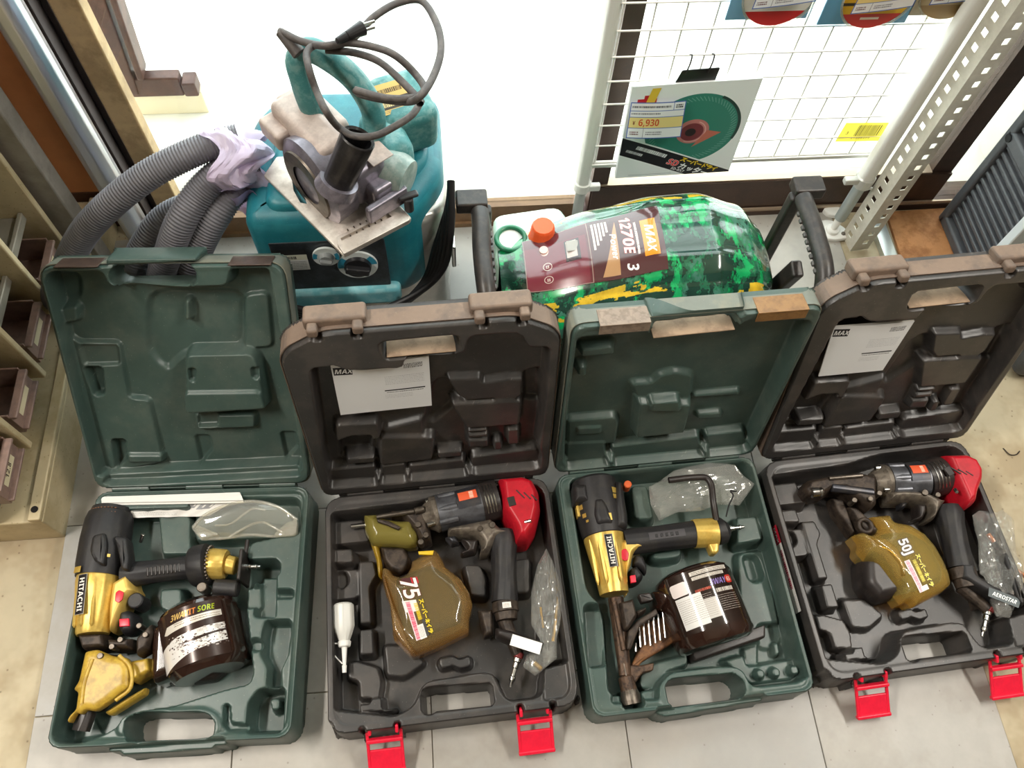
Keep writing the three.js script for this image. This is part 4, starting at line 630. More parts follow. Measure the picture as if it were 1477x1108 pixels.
// --- red capped nailers ---
const orangeLabel = canvas(128, 72, (x, w, h) => { x.fillStyle = '#e8603a'; x.fillRect(0, 0, w, h); fineLines(x, 12, 42, 104, 1, 9, '#ffd8c0', 16); });
const housing = mmat('#3d3e44', '#5a5450', 0.6, 0.38, 0.55, 0.07, 0), dustFrame = mmat('#7d7468', '#544c44', 0.7, 0.5, 0.45, 0.05, 1);
function redNailer(i, label, P) {
  const t = inCase(i, 'nail_gun', label, 'nail gun', 'red capped nailers'); const Y = 0.06;
  part('end_cap', prism(roundPoly(P.cap, 0.004), 0.02, 0.1, 0.009), redCap, t, 'red rubber end cap');
  { const q = P.cap.reduce((u, v) => [u[0] + v[0] / P.cap.length, u[1] + v[1] / P.cap.length], [0, 0]); part('cap_window', rbox(0.012, 0.004, 0.016, 0.001, P.win[0][0], 0.0995, P.win[0][1], 0, P.tilt, 0), darkPlastic, t); for (let k = 0; k < 3; k++) part('cap_slot', rbox(0.0022, 0.003, 0.02 - k * 0.003, 0.001, P.win[1][0] + k * 0.011, 0.0995, P.win[1][1] - 0.004 + k * 0.004, 0, P.tilt + 0.5, 0), darkPlastic, t); part('cap_screw', rod(at(P.win[2], 0.098), at(P.win[3], 0.1015), 0.003), steel, t); }
  const [a, b, c, d] = P.axis.map(p => at(p, Y)); const L1 = a.distanceTo(b), L2 = b.distanceTo(c), L3 = c.distanceTo(d);
  part('motor_ring', turned(a, b, [[0, 0], [0, 0.034], [L1 * 0.2, 0.035], [L1, 0.034], [L1, 0]], 30), darkPlastic, t);
  for (let k = 0; k < 4; k++) part('cooling_slot', wrap(a, b, 0.0354, L1 * (0.25 + k * 0.17), L1 * (0.25 + k * 0.17) + 0.002, -0.6, 0.9, 8), steel, t);
  part('cylinder_body', [turned(b, c, [[0, 0], [0, 0.033], [L2 * 0.4, 0.031], [L2 * 0.75, 0.03], [L2, 0.032], [L2, 0]], 30), ...[-0.75, 0.1, 0.8].map(e => { const f = b.clone().lerp(c, 0.55), g = c.clone().lerp(b, 0.02); for (const q of [f, g]) q.add(V(0, 0.026 * Math.cos(e), 0.03 * Math.sin(e))); return rod(f, g, 0.006); })], castGrey, t);
  part('body_panel', wrap(b, c, 0.0335, 0.002, L2 * 0.55, -0.8, 0.35, 8), housing, t);
  part('warning_label', wrap(c, b, 0.034, L2 * 0.5, L2 * 0.92, 0.02, 0.5, 6), printed(orangeLabel, 0.5), t, 'orange warning label', true);
  part('front_flange', [turned(c, d, [[-0.002, 0], [-0.002, 0.03], [L3 * 0.3, 0.031], [L3 * 0.5, 0.026], [L3, 0.018], [L3, 0]], 26)], dustFrame, t);
  for (const e of [-0.9, 0.75]) part('flange_bolt', rod(c.clone().add(V(0, 0.022 * Math.cos(e), 0.028 * Math.sin(e))), c.clone().lerp(d, 0.75).add(V(0, 0.022 * Math.cos(e), 0.028 * Math.sin(e))), 0.0045), steel, t);
  part('nose_block', prism(roundPoly(P.nose, 0.003), 0.03, 0.078, 0.006), grimy, t);
  part('frame', prism(roundPoly(P.frame, 0.004), 0.036, 0.084, 0.008), dustFrame, t);
  part('frame_pin', rod(at(P.pin[0], 0.07), at(P.pin[0], 0.087), 0.0055), dullSteel, t); part('frame_pin', rod(at(P.pin[1], 0.07), at(P.pin[1], 0.086), 0.0045), dullSteel, t);
  part('trigger', prism(roundPoly(P.trigger, 0.003), 0.045, 0.072, 0.004), darkPlastic, t);
  part('trigger_stem', prism(roundPoly(P.stem, 0.002), 0.045, 0.068, 0.004), housing, t);
  const [g0, g1, g2] = P.grip.map(p => at(p, 0.058)); const gl = g0.distanceTo(g1);
  part('grip', turned(g0, g1, [[-0.014, 0], [-0.013, 0.021], [0, 0.025], [gl * 0.2, 0.0215], [gl * 0.6, 0.0205], [gl, 0.0215], [gl, 0]], 26), rubber, t);
  part('grip_band', turned(g1, g2, [[0, 0], [0, 0.0205], [0.003, 0.0212], [g1.distanceTo(g2) * 0.55, 0.0212], [g1.distanceTo(g2) * 0.6, 0.0185], [g1.distanceTo(g2), 0.017], [g1.distanceTo(g2), 0]], 26), grimy, t);
  part('serial_label', wrap(g1, g2, 0.0214, 0.004, 0.013, -0.25, 0.4, 6), printed(canvas(96, 48, (x, w, h) => { x.fillStyle = '#efe9e2'; x.fillRect(0, 0, w, h); fineLines(x, 8, 12, 70, 3, 11, '#a08a84', 4); }), 0.5), t, 'small white label', true);
  part('air_joint', [rod(g2.clone().add(V(-0.004, -0.01, -0.006)), at(P.plug[0], 0.05), 0.012, 0.0095), prism(roundPoly(P.joint, 0.003), 0.03, 0.06, 0.005)], grimy, t);
  plug(t, at(P.plug[0], 0.05), at(P.plug[1], 0.045), 1.15);
  part('swivel_collar', rod(at(P.plug[0], 0.05).lerp(at(P.plug[1], 0.045), -0.12), at(P.plug[0], 0.05).lerp(at(P.plug[1], 0.045), 0.08), 0.0085), mat(0x7a2c2c, 0.5, 0.3), t, 'dull red collar');
  part('drum_core', prism(roundPoly(P.core, 0.01), 0.015, 0.068, 0.012), darkPlastic, t);
  part('drum_cover', prism(roundPoly(P.cover, 0.004), 0.03, 0.088, 0.016), i === 2 ? clearAmber : amberCover, t, 'clear amber drum cover');
  part('cover_rib', prism(roundPoly(P.rib, 0.003), 0.05, 0.091, 0.004), i === 2 ? clearAmber : amberCover, t);
  part('cover_print', sheet(...P.print.map(p => at(p, 0.0888)), 1, 1), printed(P.tex, 0.35, { transparent: true }), t, 'printed model number on the cover', true);
  return t;
}
const amberCover = mat(0xe0c46c, 0.08, 0, { transmission: 0.75, thickness: 0 });
const print75 = canvas(200, 560, (x, w, h) => {
  x.clearRect(0, 0, w, h); x.fillStyle = '#4a1a1a'; x.fillRect(60, 0, 140, 60); x.fillStyle = '#c8202c'; x.fillRect(140, 0, 60, 60); text(x, '75', 112, 2, 196, '#f4f0ec', { rot: Math.PI / 2, stroke: '#6a2a1c', sw: 12, sx: 0.86 }); text(x, '75', 112, 2, 196, '#f4f0ec', { rot: Math.PI / 2, sx: 0.86 });
  x.fillStyle = '#f6e8e2'; x.fillRect(10, 196, 120, 100); x.fillStyle = '#d04030'; x.fillRect(36, 204, 40, 50);
  x.save(); x.translate(196, 206); x.rotate(Math.PI / 2); kana(x, ['su', 'bar', 'pa', 'bar', 'ne', 'i', 'ra'], 0, 0, 4.4, '#3a2a10', 16); kana(x, ['su', 'bar', 'pa', 'bar', 'ne', 'i', 'ra'], 0, 0, 4.4, '#ead020', 9); fineLines(x, 20, 62, 160, 1, 9, '#e0c020', 34); x.fillStyle = '#f8dcdc'; x.fillRect(0, 116, 340, 50); fineLines(x, 6, 124, 328, 1, 9, '#d83a60', 34); x.restore(); x.fillStyle = '#e8e4de'; x.fillRect(70, 420, 60, 130); x.fillStyle = '#3c3a38'; x.fillRect(128, 390, 26, 150); fineLines(x, 76, 440, 46, 9, 11, '#a09a94', 4);
});
const print50 = canvas(200, 560, (x, w, h) => {
  x.clearRect(0, 0, w, h); text(x, '50J', 104, 10, 120, '#f8f2ea', { rot: Math.PI / 2, stroke: '#3a2a1c', sw: 16 }); text(x, '50J', 104, 10, 120, '#f8f2ea', { rot: Math.PI / 2 });
  x.save(); x.translate(194, 200); x.rotate(Math.PI / 2); kana(x, ['su', 'bar', 'pa', 'bar', 'ne', 'i', 'ra'], 0, 0, 4.6, '#4a3c14', 16); kana(x, ['su', 'bar', 'pa', 'bar', 'ne', 'i', 'ra'], 0, 0, 4.6, '#e4d41c', 9); fineLines(x, 40, 62, 230, 1, 9, '#d8c81c', 34); x.fillStyle = '#f6dede'; x.fillRect(20, 116, 330, 50); fineLines(x, 26, 124, 318, 1, 9, '#e07890', 34); x.restore(); x.fillStyle = '#e0dcd4'; x.fillRect(60, 500, 70, 50);
});
redNailer(2, 'red capped coil nailer with large number 75 printed on its amber drum cover', {
  cap: [[.1022,.001],[.1446,.0012],[.1617,.0099],[.1696,.0324],[.1683,.0625],[.1565,.0944],[.1406,.1136],[.1192,.1144],[.1174,.092],[.1026,.0592]],
  axis: [[.1002,.0301],[.0714,.0345],[-.0019,.0451],[-.0278,.0509]],
  nose: [[-.0804,.033],[-.0439,.0368],[-.0234,.0301],[-.0176,.0674],[-.016,.0915],[-.0344,.0963],[-.0399,.0787],[-.0613,.0489],[-.081,.0451]],
  frame: [[.0118,.0736],[.0285,.0719],[.062,.0686],[.084,.0657],[.0972,.0826],[.1164,.0898],[.1086,.0992],[.0917,.1025],[.0728,.1248],[.0589,.125],[.0645,.1097],[.0577,.0955],[.0366,.0916],[.0107,.0871]],
  pin: [[.0846,.0819],[.0644,.0857]],
  trigger: [[.0314,.0931],[.0616,.098],[.0538,.1192],[.0305,.1217],[.0277,.1164],[.0413,.1111]],
  stem: [[.0054,.087],[.0238,.0855],[.0292,.0997],[.0158,.1016]],
  grip: [[.1018,.0998],[.0924,.2026],[.0924,.2309]],
  joint: [[.0483,.2086],[.0744,.2095],[.07,.2502],[.0539,.2522]],
  plug: [[.1041,.2847],[.0868,.3291]],
  core: [[-.0806,.1424],[-.0209,.1247],[.0137,.1526],[.0281,.1961],[.0232,.2309],[-.0508,.247],[-.0775,.2198]],
  cover: [[-.0515,.1221],[-.0357,.1155],[-.0112,.1054],[-.0031,.119],[.0029,.1363],[.0263,.1589],[.0378,.1818],[.0407,.2017],[.0329,.2237],[.0312,.2425],[-.0157,.2593],[-.058,.2713],[-.0678,.2636],[-.0758,.2526],[-.0857,.2431],[-.0881,.2292],[-.0827,.2178],[-.0882,.1876],[-.0945,.1728],[-.0974,.1582],[-.0999,.1416],[-.0978,.1276],[-.0889,.1286],[-.0806,.1419],[-.0682,.146],[-.059,.1415],[-.052,.1304]],
  rib: [[-.0985,.1445],[-.0933,.1451],[-.0815,.1922],[-.0662,.2282],[-.0533,.2697],[-.0601,.2706],[-.0745,.2541],[-.0861,.2327],[-.0884,.1915]],
  print: [[-.0787,.1549],[-.0424,.1543],[-.0209,.2468],[-.054,.2557]], tex: print75, win: [[.1198,.0501],[.1356,.0431],[.1368,.0869],[.1475,.0863]], tilt: 0.15,
});
redNailer(4, 'red capped coil nailer with number 50 printed on its rounded amber drum cover', {
  cap: [[.1243,.0301],[.1676,.0336],[.1851,.0464],[.1882,.07],[.1801,.0878],[.1629,.108],[.1536,.1233],[.1337,.1303],[.1263,.1237],[.1261,.1036],[.1251,.0757]],
  axis: [[.1282,.0607],[.0905,.0641],[.025,.0602],[-.0005,.0598]],
  nose: [[-.1174,.043],[-.0717,.0396],[-.0139,.0429],[.007,.0524],[-.0106,.1021],[-.0243,.1073],[-.0411,.0917],[-.0573,.0692],[-.0787,.0666],[-.0989,.0762],[-.1272,.0746],[-.1324,.0585]],
  frame: [[.0136,.0809],[.0359,.0799],[.0768,.0884],[.0916,.0975],[.1029,.1061],[.1134,.1074],[.0974,.12],[.0912,.1264],[.0789,.1392],[.0668,.1377],[.0773,.1247],[.075,.1119],[.0596,.1046],[.0316,.1013],[.0107,.0988]],
  pin: [[.0708,.0949],[.0921,.1011]],
  trigger: [[.0603,.1067],[.0772,.1105],[.0718,.1243],[.0602,.1355],[.0387,.1347],[.0535,.1293]],
  stem: [[.0352,.1],[.0493,.1017],[.0401,.1115],[.0314,.1105]],
  grip: [[.1145,.13],[.0995,.2226],[.0973,.2548]],
  joint: [[.1074,.268],[.1204,.2719],[.1164,.2873],[.1058,.2893]],
  plug: [[.1229,.2923],[.0989,.3315]],
  core: [[-.0646,.1878],[-.0139,.1452],[.0343,.1475],[.0647,.1724],[.0719,.2182],[.0617,.2439],[.0051,.2535],[-.0596,.2586],[-.0746,.227]],
  cover: [[-.0685,.1473],[-.052,.1432],[-.0395,.1508],[-.0244,.1483],[-.0303,.1194],[.0055,.1201],[.008,.1329],[.0337,.1413],[.0537,.1595],[.0641,.1833],[.0688,.2095],[.0694,.2331],[.0661,.2492],[.0484,.2585],[-.0084,.2757],[-.0131,.2655],[-.0255,.2688],[-.0321,.2518],[-.026,.2444],[-.0319,.2322],[-.0437,.2024],[-.0621,.1901],[-.0693,.1756],[-.062,.1645]],
  rib: [[-.0519,.1573],[-.0256,.1622],[-.0098,.1812],[-.0065,.2051],[-.0126,.2307],[-.0225,.2295],[-.0221,.2098],[-.0317,.1886],[-.047,.1733]],
  print: [[-.0206,.1716],[.0175,.1634],[.0268,.2521],[-.0073,.2607]], tex: print50, win: [[.1176,.0668],[.1296,.071],[.1166,.0986],[.1155,.1056]], tilt: 0.3,
});
// amber nose guard and tip of the big one, bare steel nozzle of the small one
{
  const t = scene.children.filter(o => o.name.startsWith('nail_gun'));
  const g2 = t[2], g4 = t[3];
  part('nose_guard', prism(roundPoly([[-.1255,.0351],[-.1049,.0356],[-.0872,.0461],[-.066,.0518],[-.0445,.0523],[-.0364,.0806],[-.0407,.097],[-.0571,.0973],[-.0763,.0924],[-.1135,.0876],[-.124,.0645]], 0.004), 0.035, 0.077, 0.012), mat(0xb4a858, 0.15, 0, { transmission: 0.6, thickness: 0 }), g2, 'olive amber nose guard');
  part('nose_tip', rod(at([[-.1476,.0511]][0], 0.055), at([[-.1201,.0504]][0], 0.055), 0.004), steel, g2);
  part('guide_arm', prism(roundPoly([[-.1181,.0777],[-.105,.0791],[-.0999,.1133],[-.1011,.1396],[-.1073,.1356],[-.1095,.1089]], 0.003), 0.03, 0.055, 0.004), amber, g2);
  part('nose_rail', [rod(at([[-.1024,.0471]][0], 0.08), at([[-.0399,.0442]][0], 0.082), 0.004), rod(at([[-.0399,.0442]][0], 0.082), at([[-.0238,.0423]][0], 0.082), 0.006)], dullSteel, g2); part('nose_latch', prism(roundPoly([[-.1022,.0511],[-.0829,.0565],[-.064,.0687],[-.0675,.0734],[-.0865,.0629],[-.1008,.0563]], 0.002), 0.076, 0.084, 0.0015), grimy, g2);
  for (const p of [[[-.0357,.0672]], [[-.0245,.0859]], [[-.0331,.0966]]]) part('linkage_bolt', rod(at(p[0], 0.06), at(p[0], 0.082), 0.005), dullSteel, g2);
  part('cover_clip', prism([[-.0379,.1144],[-.0132,.1154],[-.0153,.1225],[-.0374,.1194]], 0.085, 0.0905, 0.001), mat(0xe8c022, 0.5), g2, 'yellow lettering strip on the cover neck');
  part('nose_rail', rod(at([[-.0838,.0485]][0], 0.078), at([[-.0241,.0504]][0], 0.08), 0.004), dullSteel, g4); part('feed_spring', new THREE.TorusGeometry(0.011, 0.0035, 8, 24).rotateX(Math.PI / 2).translate([[-.0438,.1349]][0][0], 0.07, [[-.0438,.1349]][0][1]), grimy, g4);
  for (const p of [[[-.0253,.0933]], [[-.0063,.0855]], [[-.0536,.0924]]]) part('linkage_bolt', rod(at(p[0], 0.06), at(p[0], 0.083), 0.0045), dullSteel, g4);
  part('feed_door', prism(roundPoly([[-.102,.087],[-.0612,.0931],[-.0525,.1117],[-.0567,.1279],[-.0703,.138],[-.0877,.1295],[-.0983,.1135]], 0.004), 0.02, 0.055, 0.005), grimy, g2);
  part('nose_tip', turned(at([[-.1021,.0703]][0], 0.079), at([[-.128,.0698]][0], 0.079), [[0, 0], [0, 0.007], [0.003, 0.0085], [0.006, 0.007], [0.009, 0.0085], [0.014, 0.0085], [0.02, 0.009], [0.02, 0.006], [0.016, 0]], 20), steel, g4, 'ringed steel nozzle');
  part('guide_arm', [prism(roundPoly([[-.0769,.0736],[-.0565,.0795],[-.0544,.0935],[-.0534,.1407],[-.061,.1431],[-.0696,.1187],[-.0773,.1009]], 0.003), 0.025, 0.055, 0.004), prism(roundPoly([[-.0591,.0946],[-.0433,.0982],[-.0315,.1131],[-.0151,.1434],[-.0238,.149],[-.0399,.147],[-.0495,.136],[-.0553,.1136]], 0.004), 0.03, 0.066, 0.005)], grimy, g4);
  part('exhaust_tube', rod(at([[-.0819,.0628]][0], 0.072), at([[-.0126,.0812]][0], 0.074), 0.0075), housing, g4);
  part('hook_body', prism(roundPoly([[.0906,.2165],[.1149,.2172],[.1113,.2376],[.1318,.2585],[.1764,.2845],[.1686,.2992],[.1253,.2792],[.1004,.258],[.0831,.2411]], 0.004), 0.05, 0.08, 0.005), rubber, g4);
  part('belt_hook', prism(roundPoly([[.1651,.211],[.1709,.2117],[.1673,.2777],[.162,.2949],[.1576,.2832]], 0.003), 0.055, 0.084, 0.003), rubber, g4, 'black belt hook');
  part('hook_label', sheet(...[[.119,.2619],[.1634,.2875],[.1535,.2999],[.1117,.2755]].map(p => at(p, 0.0812))), printed(canvas(320, 80, (x, w, h) => { x.fillStyle = '#4a5456'; x.fillRect(0, 0, w, h); text(x, 'AEROSTAR', w / 2, 40, 50, '#eef0ee', { align: 'center', italic: true }); }), 0.4), g4, 'grey label with white letters', true);
  part('hook_body', prism(roundPoly([[.0726,.2416],[.0993,.2503],[.1459,.2727],[.1377,.2897],[.0931,.2696],[.071,.2567]], 0.004), 0.05, 0.08, 0.005), darkPlastic, g2);
  part('hook_label', sheet(...[[.0977,.2568],[.1416,.2754],[.135,.2917],[.0912,.2724]].map(p => at(p, 0.0812))), mat(0xf4f2ee, 0.5), g2, 'blank white label', true);
}
// --- oil bottle ---
{
  const t = inCase(2, 'oil_bottle', 'small white plastic oil bottle with nozzle, lying beside the number 75 nailer', 'bottle');
  const milk = mat(0xf0efe8, 0.35, 0, { transmission: 0.25, thickness: 0 });
  const a = at([[-.1636,.1761]][0], 0.052), b = at([[-.1628,.2332]][0], 0.052), c = at([[-.163,.2426]][0], 0.052), d = at([[-.1639,.2806]][0], 0.052), L = a.distanceTo(b);
  part('body', turned(a, b, [[0, 0], [0, 0.014], [0.003, 0.0168], [L * 0.62, 0.0168], [L * 0.85, 0.012], [L, 0.0085], [L, 0]], 26), milk, t);
  part('collar', rod(b, c, 0.0105, 0.0095), paperWhite, t); part('nozzle', turned(c, d, [[0, 0], [0, 0.0045], [c.distanceTo(d) * 0.7, 0.0026], [c.distanceTo(d) * 0.72, 0.0038], [c.distanceTo(d), 0.0032], [c.distanceTo(d), 0]], 16), paperWhite, t);
  part('tether', tube([[[-.1714,.2364]], [[-.181,.2364]], [[-.1791,.2512]], [[-.1667,.267]]].map(p => at(p[0], 0.053)), 0.0011, 24, 6), paperWhite, t);
}
// --- bags of small parts ---
function partsBag(i, label, pts, y0, y1, sd, bits) {
  const t = inCase(i, 'plastic_bag', label, 'plastic bag', 'clear bags'); part('film', bag(pts, y0, y1, sd), film, t);
  for (const [p, q, r, m] of bits) part('loose_part', rod(p, q, r), m, t);
}
const brass = mat(0xb08a3c, 0.35, 0.8);
partsBag(2, 'long crumpled clear bag with brass rods beside the black grip', [[.1699,.1243],[.1796,.1531],[.184,.1707],[.1866,.199],[.1788,.2365],[.1663,.2692],[.1621,.298],[.1421,.3101],[.1257,.3194],[.1084,.3042],[.1169,.2877],[.1428,.2729],[.1292,.2428],[.1355,.1945],[.1515,.1501]], 0.042, 0.088, 1, [[at([[.1798,.2027]][0], 0.055), at([[.161,.2709]][0], 0.055), 0.003, brass], [at([[.1487,.2158]][0], 0.055), at([[.1487,.2483]][0], 0.055), 0.002, brass], [at([[.1267,.2984]][0], 0.055), at([[.1381,.31]][0], 0.055), 0.004, brass]]);
partsBag(3, 'wide crumpled clear bag under the black belt hook, empty', [[.0037,.0281],[.0326,.0113],[.093,-.0009],[.1009,-.0001],[.143,.0126],[.1522,.0336],[.1687,.0502],[.1326,.0853],[.0931,.0796],[.066,.0879],[.0212,.0863],[-.0107,.0979],[-.02,.0677],[-.0168,.0358]], 0.045, 0.078, 2, []);
partsBag(4, 'crumpled clear bag hanging over the tray edge, holding copper bits', [[.1519,.1382],[.1674,.1314],[.1948,.1384],[.2065,.1349],[.2175,.1559],[.2125,.17],[.1968,.2135],[.2005,.2327],[.1848,.2675],[.1435,.3113],[.1218,.3064],[.1241,.2735],[.1301,.2425],[.1227,.237],[.143,.1832]], 0.04, 0.09, 0, [[at([[.1684,.1717]][0], 0.06), at([[.1733,.1869]][0], 0.06), 0.004, mat(0xb06a3c, 0.4, 0.6)], [at([[.1891,.2365]][0], 0.06), at([[.203,.2499]][0], 0.06), 0.004, mat(0xb06a3c, 0.4, 0.6)]]);
// --- goggles ---
{
  const t = inCase(1, 'safety_goggles', 'clear plastic safety goggles lying on the paper booklets', 'goggles');
  const up = [[-.0052,.072],[.0093,.0536],[.0433,.0365],[.0871,.0308],[.1287,.0424],[.1598,.0646]], dn = [[.0036,.086],[.0436,.0853],[.0673,.0818],[.0874,.0814],[.12,.085],[.1553,.0836]];
  const U = up.map(p => at(p, 0.082)), D = dn.map(p => at(p, 0.062)); const cu = new THREE.CatmullRomCurve3(U), cd = new THREE.CatmullRomCurve3(D);
  const pos = [], uv = [], idx = [], n = 24, m = 10; for (let j = 0; j <= m; j++) for (let i = 0; i <= n; i++) { const q = cu.getPoint(i / n).lerp(cd.getPoint(i / n), j / m); q.y += 0.012 * Math.sin(Math.PI * j / m) * Math.sin(Math.PI * i / n); pos.push(q.x, q.y, q.z); uv.push(i / n, j / m); }
  for (let j = 0; j < m; j++) for (let i = 0; i < n; i++) { const k = j * (n + 1) + i; idx.push(k, k + n + 1, k + 1, k + 1, k + n + 1, k + n + 2); }
  const g = new THREE.BufferGeometry(); g.setAttribute('position', new THREE.Float32BufferAttribute(pos, 3)); g.setAttribute('uv', new THREE.Float32BufferAttribute(uv, 2)); g.setIndex(idx); g.computeVertexNormals();
  part('lens', g, clear, t); part('upper_rim', tube(U, 0.0028, 48, 8), clear, t); part('lower_rim', tube(D, 0.0025, 48, 8), clear, t);
  part('nose_bridge', tube([[.0505,.0874],[.0691,.0755],[.0882,.0655],[.1042,.0639],[.1211,.0729],[.136,.0818]].map(p => at(p, 0.072)), 0.0022, 36, 8), clear, t);
  part('nose_bridge', tube([[.0283,.0689],[.0521,.0665],[.0744,.0492],[.0858,.042],[.1064,.0448]].map(p => at(p, 0.078)), 0.0018, 36, 8), clear, t);
  for (const P of [[[-.0123,.0682],[-.0061,.062],[.011,.07],[.0344,.0812],[.0074,.0887],[-.0014,.0821]], [[.1229,.082],[.1397,.0656],[.1554,.0586],[.1583,.0641],[.1582,.0821],[.1515,.0871],[.1233,.0873]]]) part('temple', prism(roundPoly(P, 0.003), 0.056, 0.072, 0.003), clear, t);
}
// --- booklets in the first case, manuals in the black lids ---
const booklet = canvas(512, 128, (x, w, h) => { x.fillStyle = '#e9e6e0'; x.fillRect(0, 0, w, h); x.fillStyle = '#8a8a88'; x.fillRect(200, 40, 60, 16); x.fillRect(60, 62, 90, 20); for (const [a, b] of [[330, 10], [380, 20], [412, 18]]) { x.fillStyle = '#9a9a9c'; x.fillRect(a, b, 34, 60); x.clearRect(a + 6, b + 8, 10, 16); x.fillStyle = '#e9e6e0'; x.fillRect(a + 6, b + 8, 10, 16); x.fillRect(a + 20, b + 30, 10, 18); } fineLines(x, 30, 92, 260, 3, 9, '#b0aeac', 3); });
{
  const t = inCase(1, 'booklet', 'crumpled white instruction sheet with grey drawings under the goggles', 'booklet', 'paper booklets');
  part('sheet', sheet(...[[-.1631,.0172],[.0624,.0137],[.0071,.0433],[-.1175,.042]].map((p, k) => at(p, k < 2 ? 0.062 : 0.05)), 20, 6, (u, v) => 0.002 * Math.sin(u * 17) * v + 0.0015 * Math.sin(u * 31 + v * 5)), printed(booklet, 0.8), t, null, true);
  for (const [k, lab, dy] of [[0, 'thin white booklet at the back of the leftmost case, uppermost of two', 0.0665], [1, 'thin white booklet at the back of the leftmost case, lower of two', 0.0632]]) {
    const b = inCase(1, 'booklet', lab, 'booklet', 'paper booklets');
    part('pages', prism([[-.1666,.0101],[.0586,.0089],[.066,.0235],[-.1638,.0209]], dy - 0.0014, dy + 0.0012, 0.0004).translate(0, 0, k * 0.003), paperWhite, b);
  }
}
const manual = canvas(512, 400, (x, w, h) => {
  x.fillStyle = '#e6e8ea'; x.fillRect(0, 0, w, h); x.fillStyle = '#1c1c20'; x.fillRect(8, 24, 98, 56); text(x, 'MAX', 57, 54, 46, '#f0f0f0', { align: 'center', italic: true, sx: 0.95 });
  fineLines(x, 376, 34, 100, 4, 9, '#55555a', 6); fineLines(x, 270, 120, 210, 6, 12, '#b4b6ba', 3); x.fillStyle = '#18181a'; x.fillRect(262, 228, 220, 9); fineLines(x, 272, 246, 200, 1, 8, '#4a4a4c', 5); fineLines(x, 262, 268, 150, 3, 12, '#b4b6ba', 3);
});
for (const [i, lab, Q] of [[2, 'white printed manual tucked in the lid of the black case with the oil bottle', [[-.1272,.3238],[.0073,.3262],[.0047,.2112],[-.1304,.2077]]], [4, 'white printed manual tucked in the lid of the rightmost black case', [[-.1483,.3087],[-.0204,.3044],[-.0314,.1965],[-.1391,.1976]]]]) {
  const t = inLid(i, 'manual', lab, 'manual', 'printed manuals'); const q = Q.map(([x, y]) => V(x, y, -0.012));
  part('page', sheet(q[0], q[1], q[2], q[3], 12, 8, (u, v) => 0.003 * Math.sin(u * 3) * (1 - v)), printed(manual, 0.7), t, null, true);
  const pocket = [V(q[0].x + 0.03, q[0].y + 0.006, -0.006), V((q[0].x + q[1].x) / 2 + 0.01, q[0].y + 0.006, -0.006)];
  part('backing', sheet(q[0].clone().setZ(-0.0135), q[1].clone().setZ(-0.0135), q[2].clone().setZ(-0.0135), q[3].clone().setZ(-0.0135)), paperWhite, t);
}

// ---------- along the window: compressor, dust extractor, saw, hoses ----------
const teal = mmat('#1b7482', '#348a92', 0.5, 0.42, 0, 0.12, 0, { specks: { n: 220, color: '#a8c4c4' } }), tealDusty = mmat('#3d7f80', '#7fa3a0', 0.7, 0.5, 0, 0.09, 1, { specks: { n: 400, color: '#c4d4d0' } });
const pw = (F, y) => F.map(([x, z]) => V(x, y, z));
function param(nu, nv, f) {
  const pos = [], uv = [], idx = []; for (let j = 0; j <= nv; j++) for (let i = 0; i <= nu; i++) { const q = f(i / nu, j / nv); pos.push(q.x, q.y, q.z); uv.push(i / nu, 1 - j / nv); }
  for (let j = 0; j < nv; j++) for (let i = 0; i < nu; i++) { const k = j * (nu + 1) + i; idx.push(k, k + nu + 1, k + 1, k + 1, k + nu + 1, k + nu + 2); }
  const g = new THREE.BufferGeometry(); g.setAttribute('position', new THREE.Float32BufferAttribute(pos, 3)); g.setAttribute('uv', new THREE.Float32BufferAttribute(uv, 2)); g.setIndex(idx); g.computeVertexNormals(); return g;
}
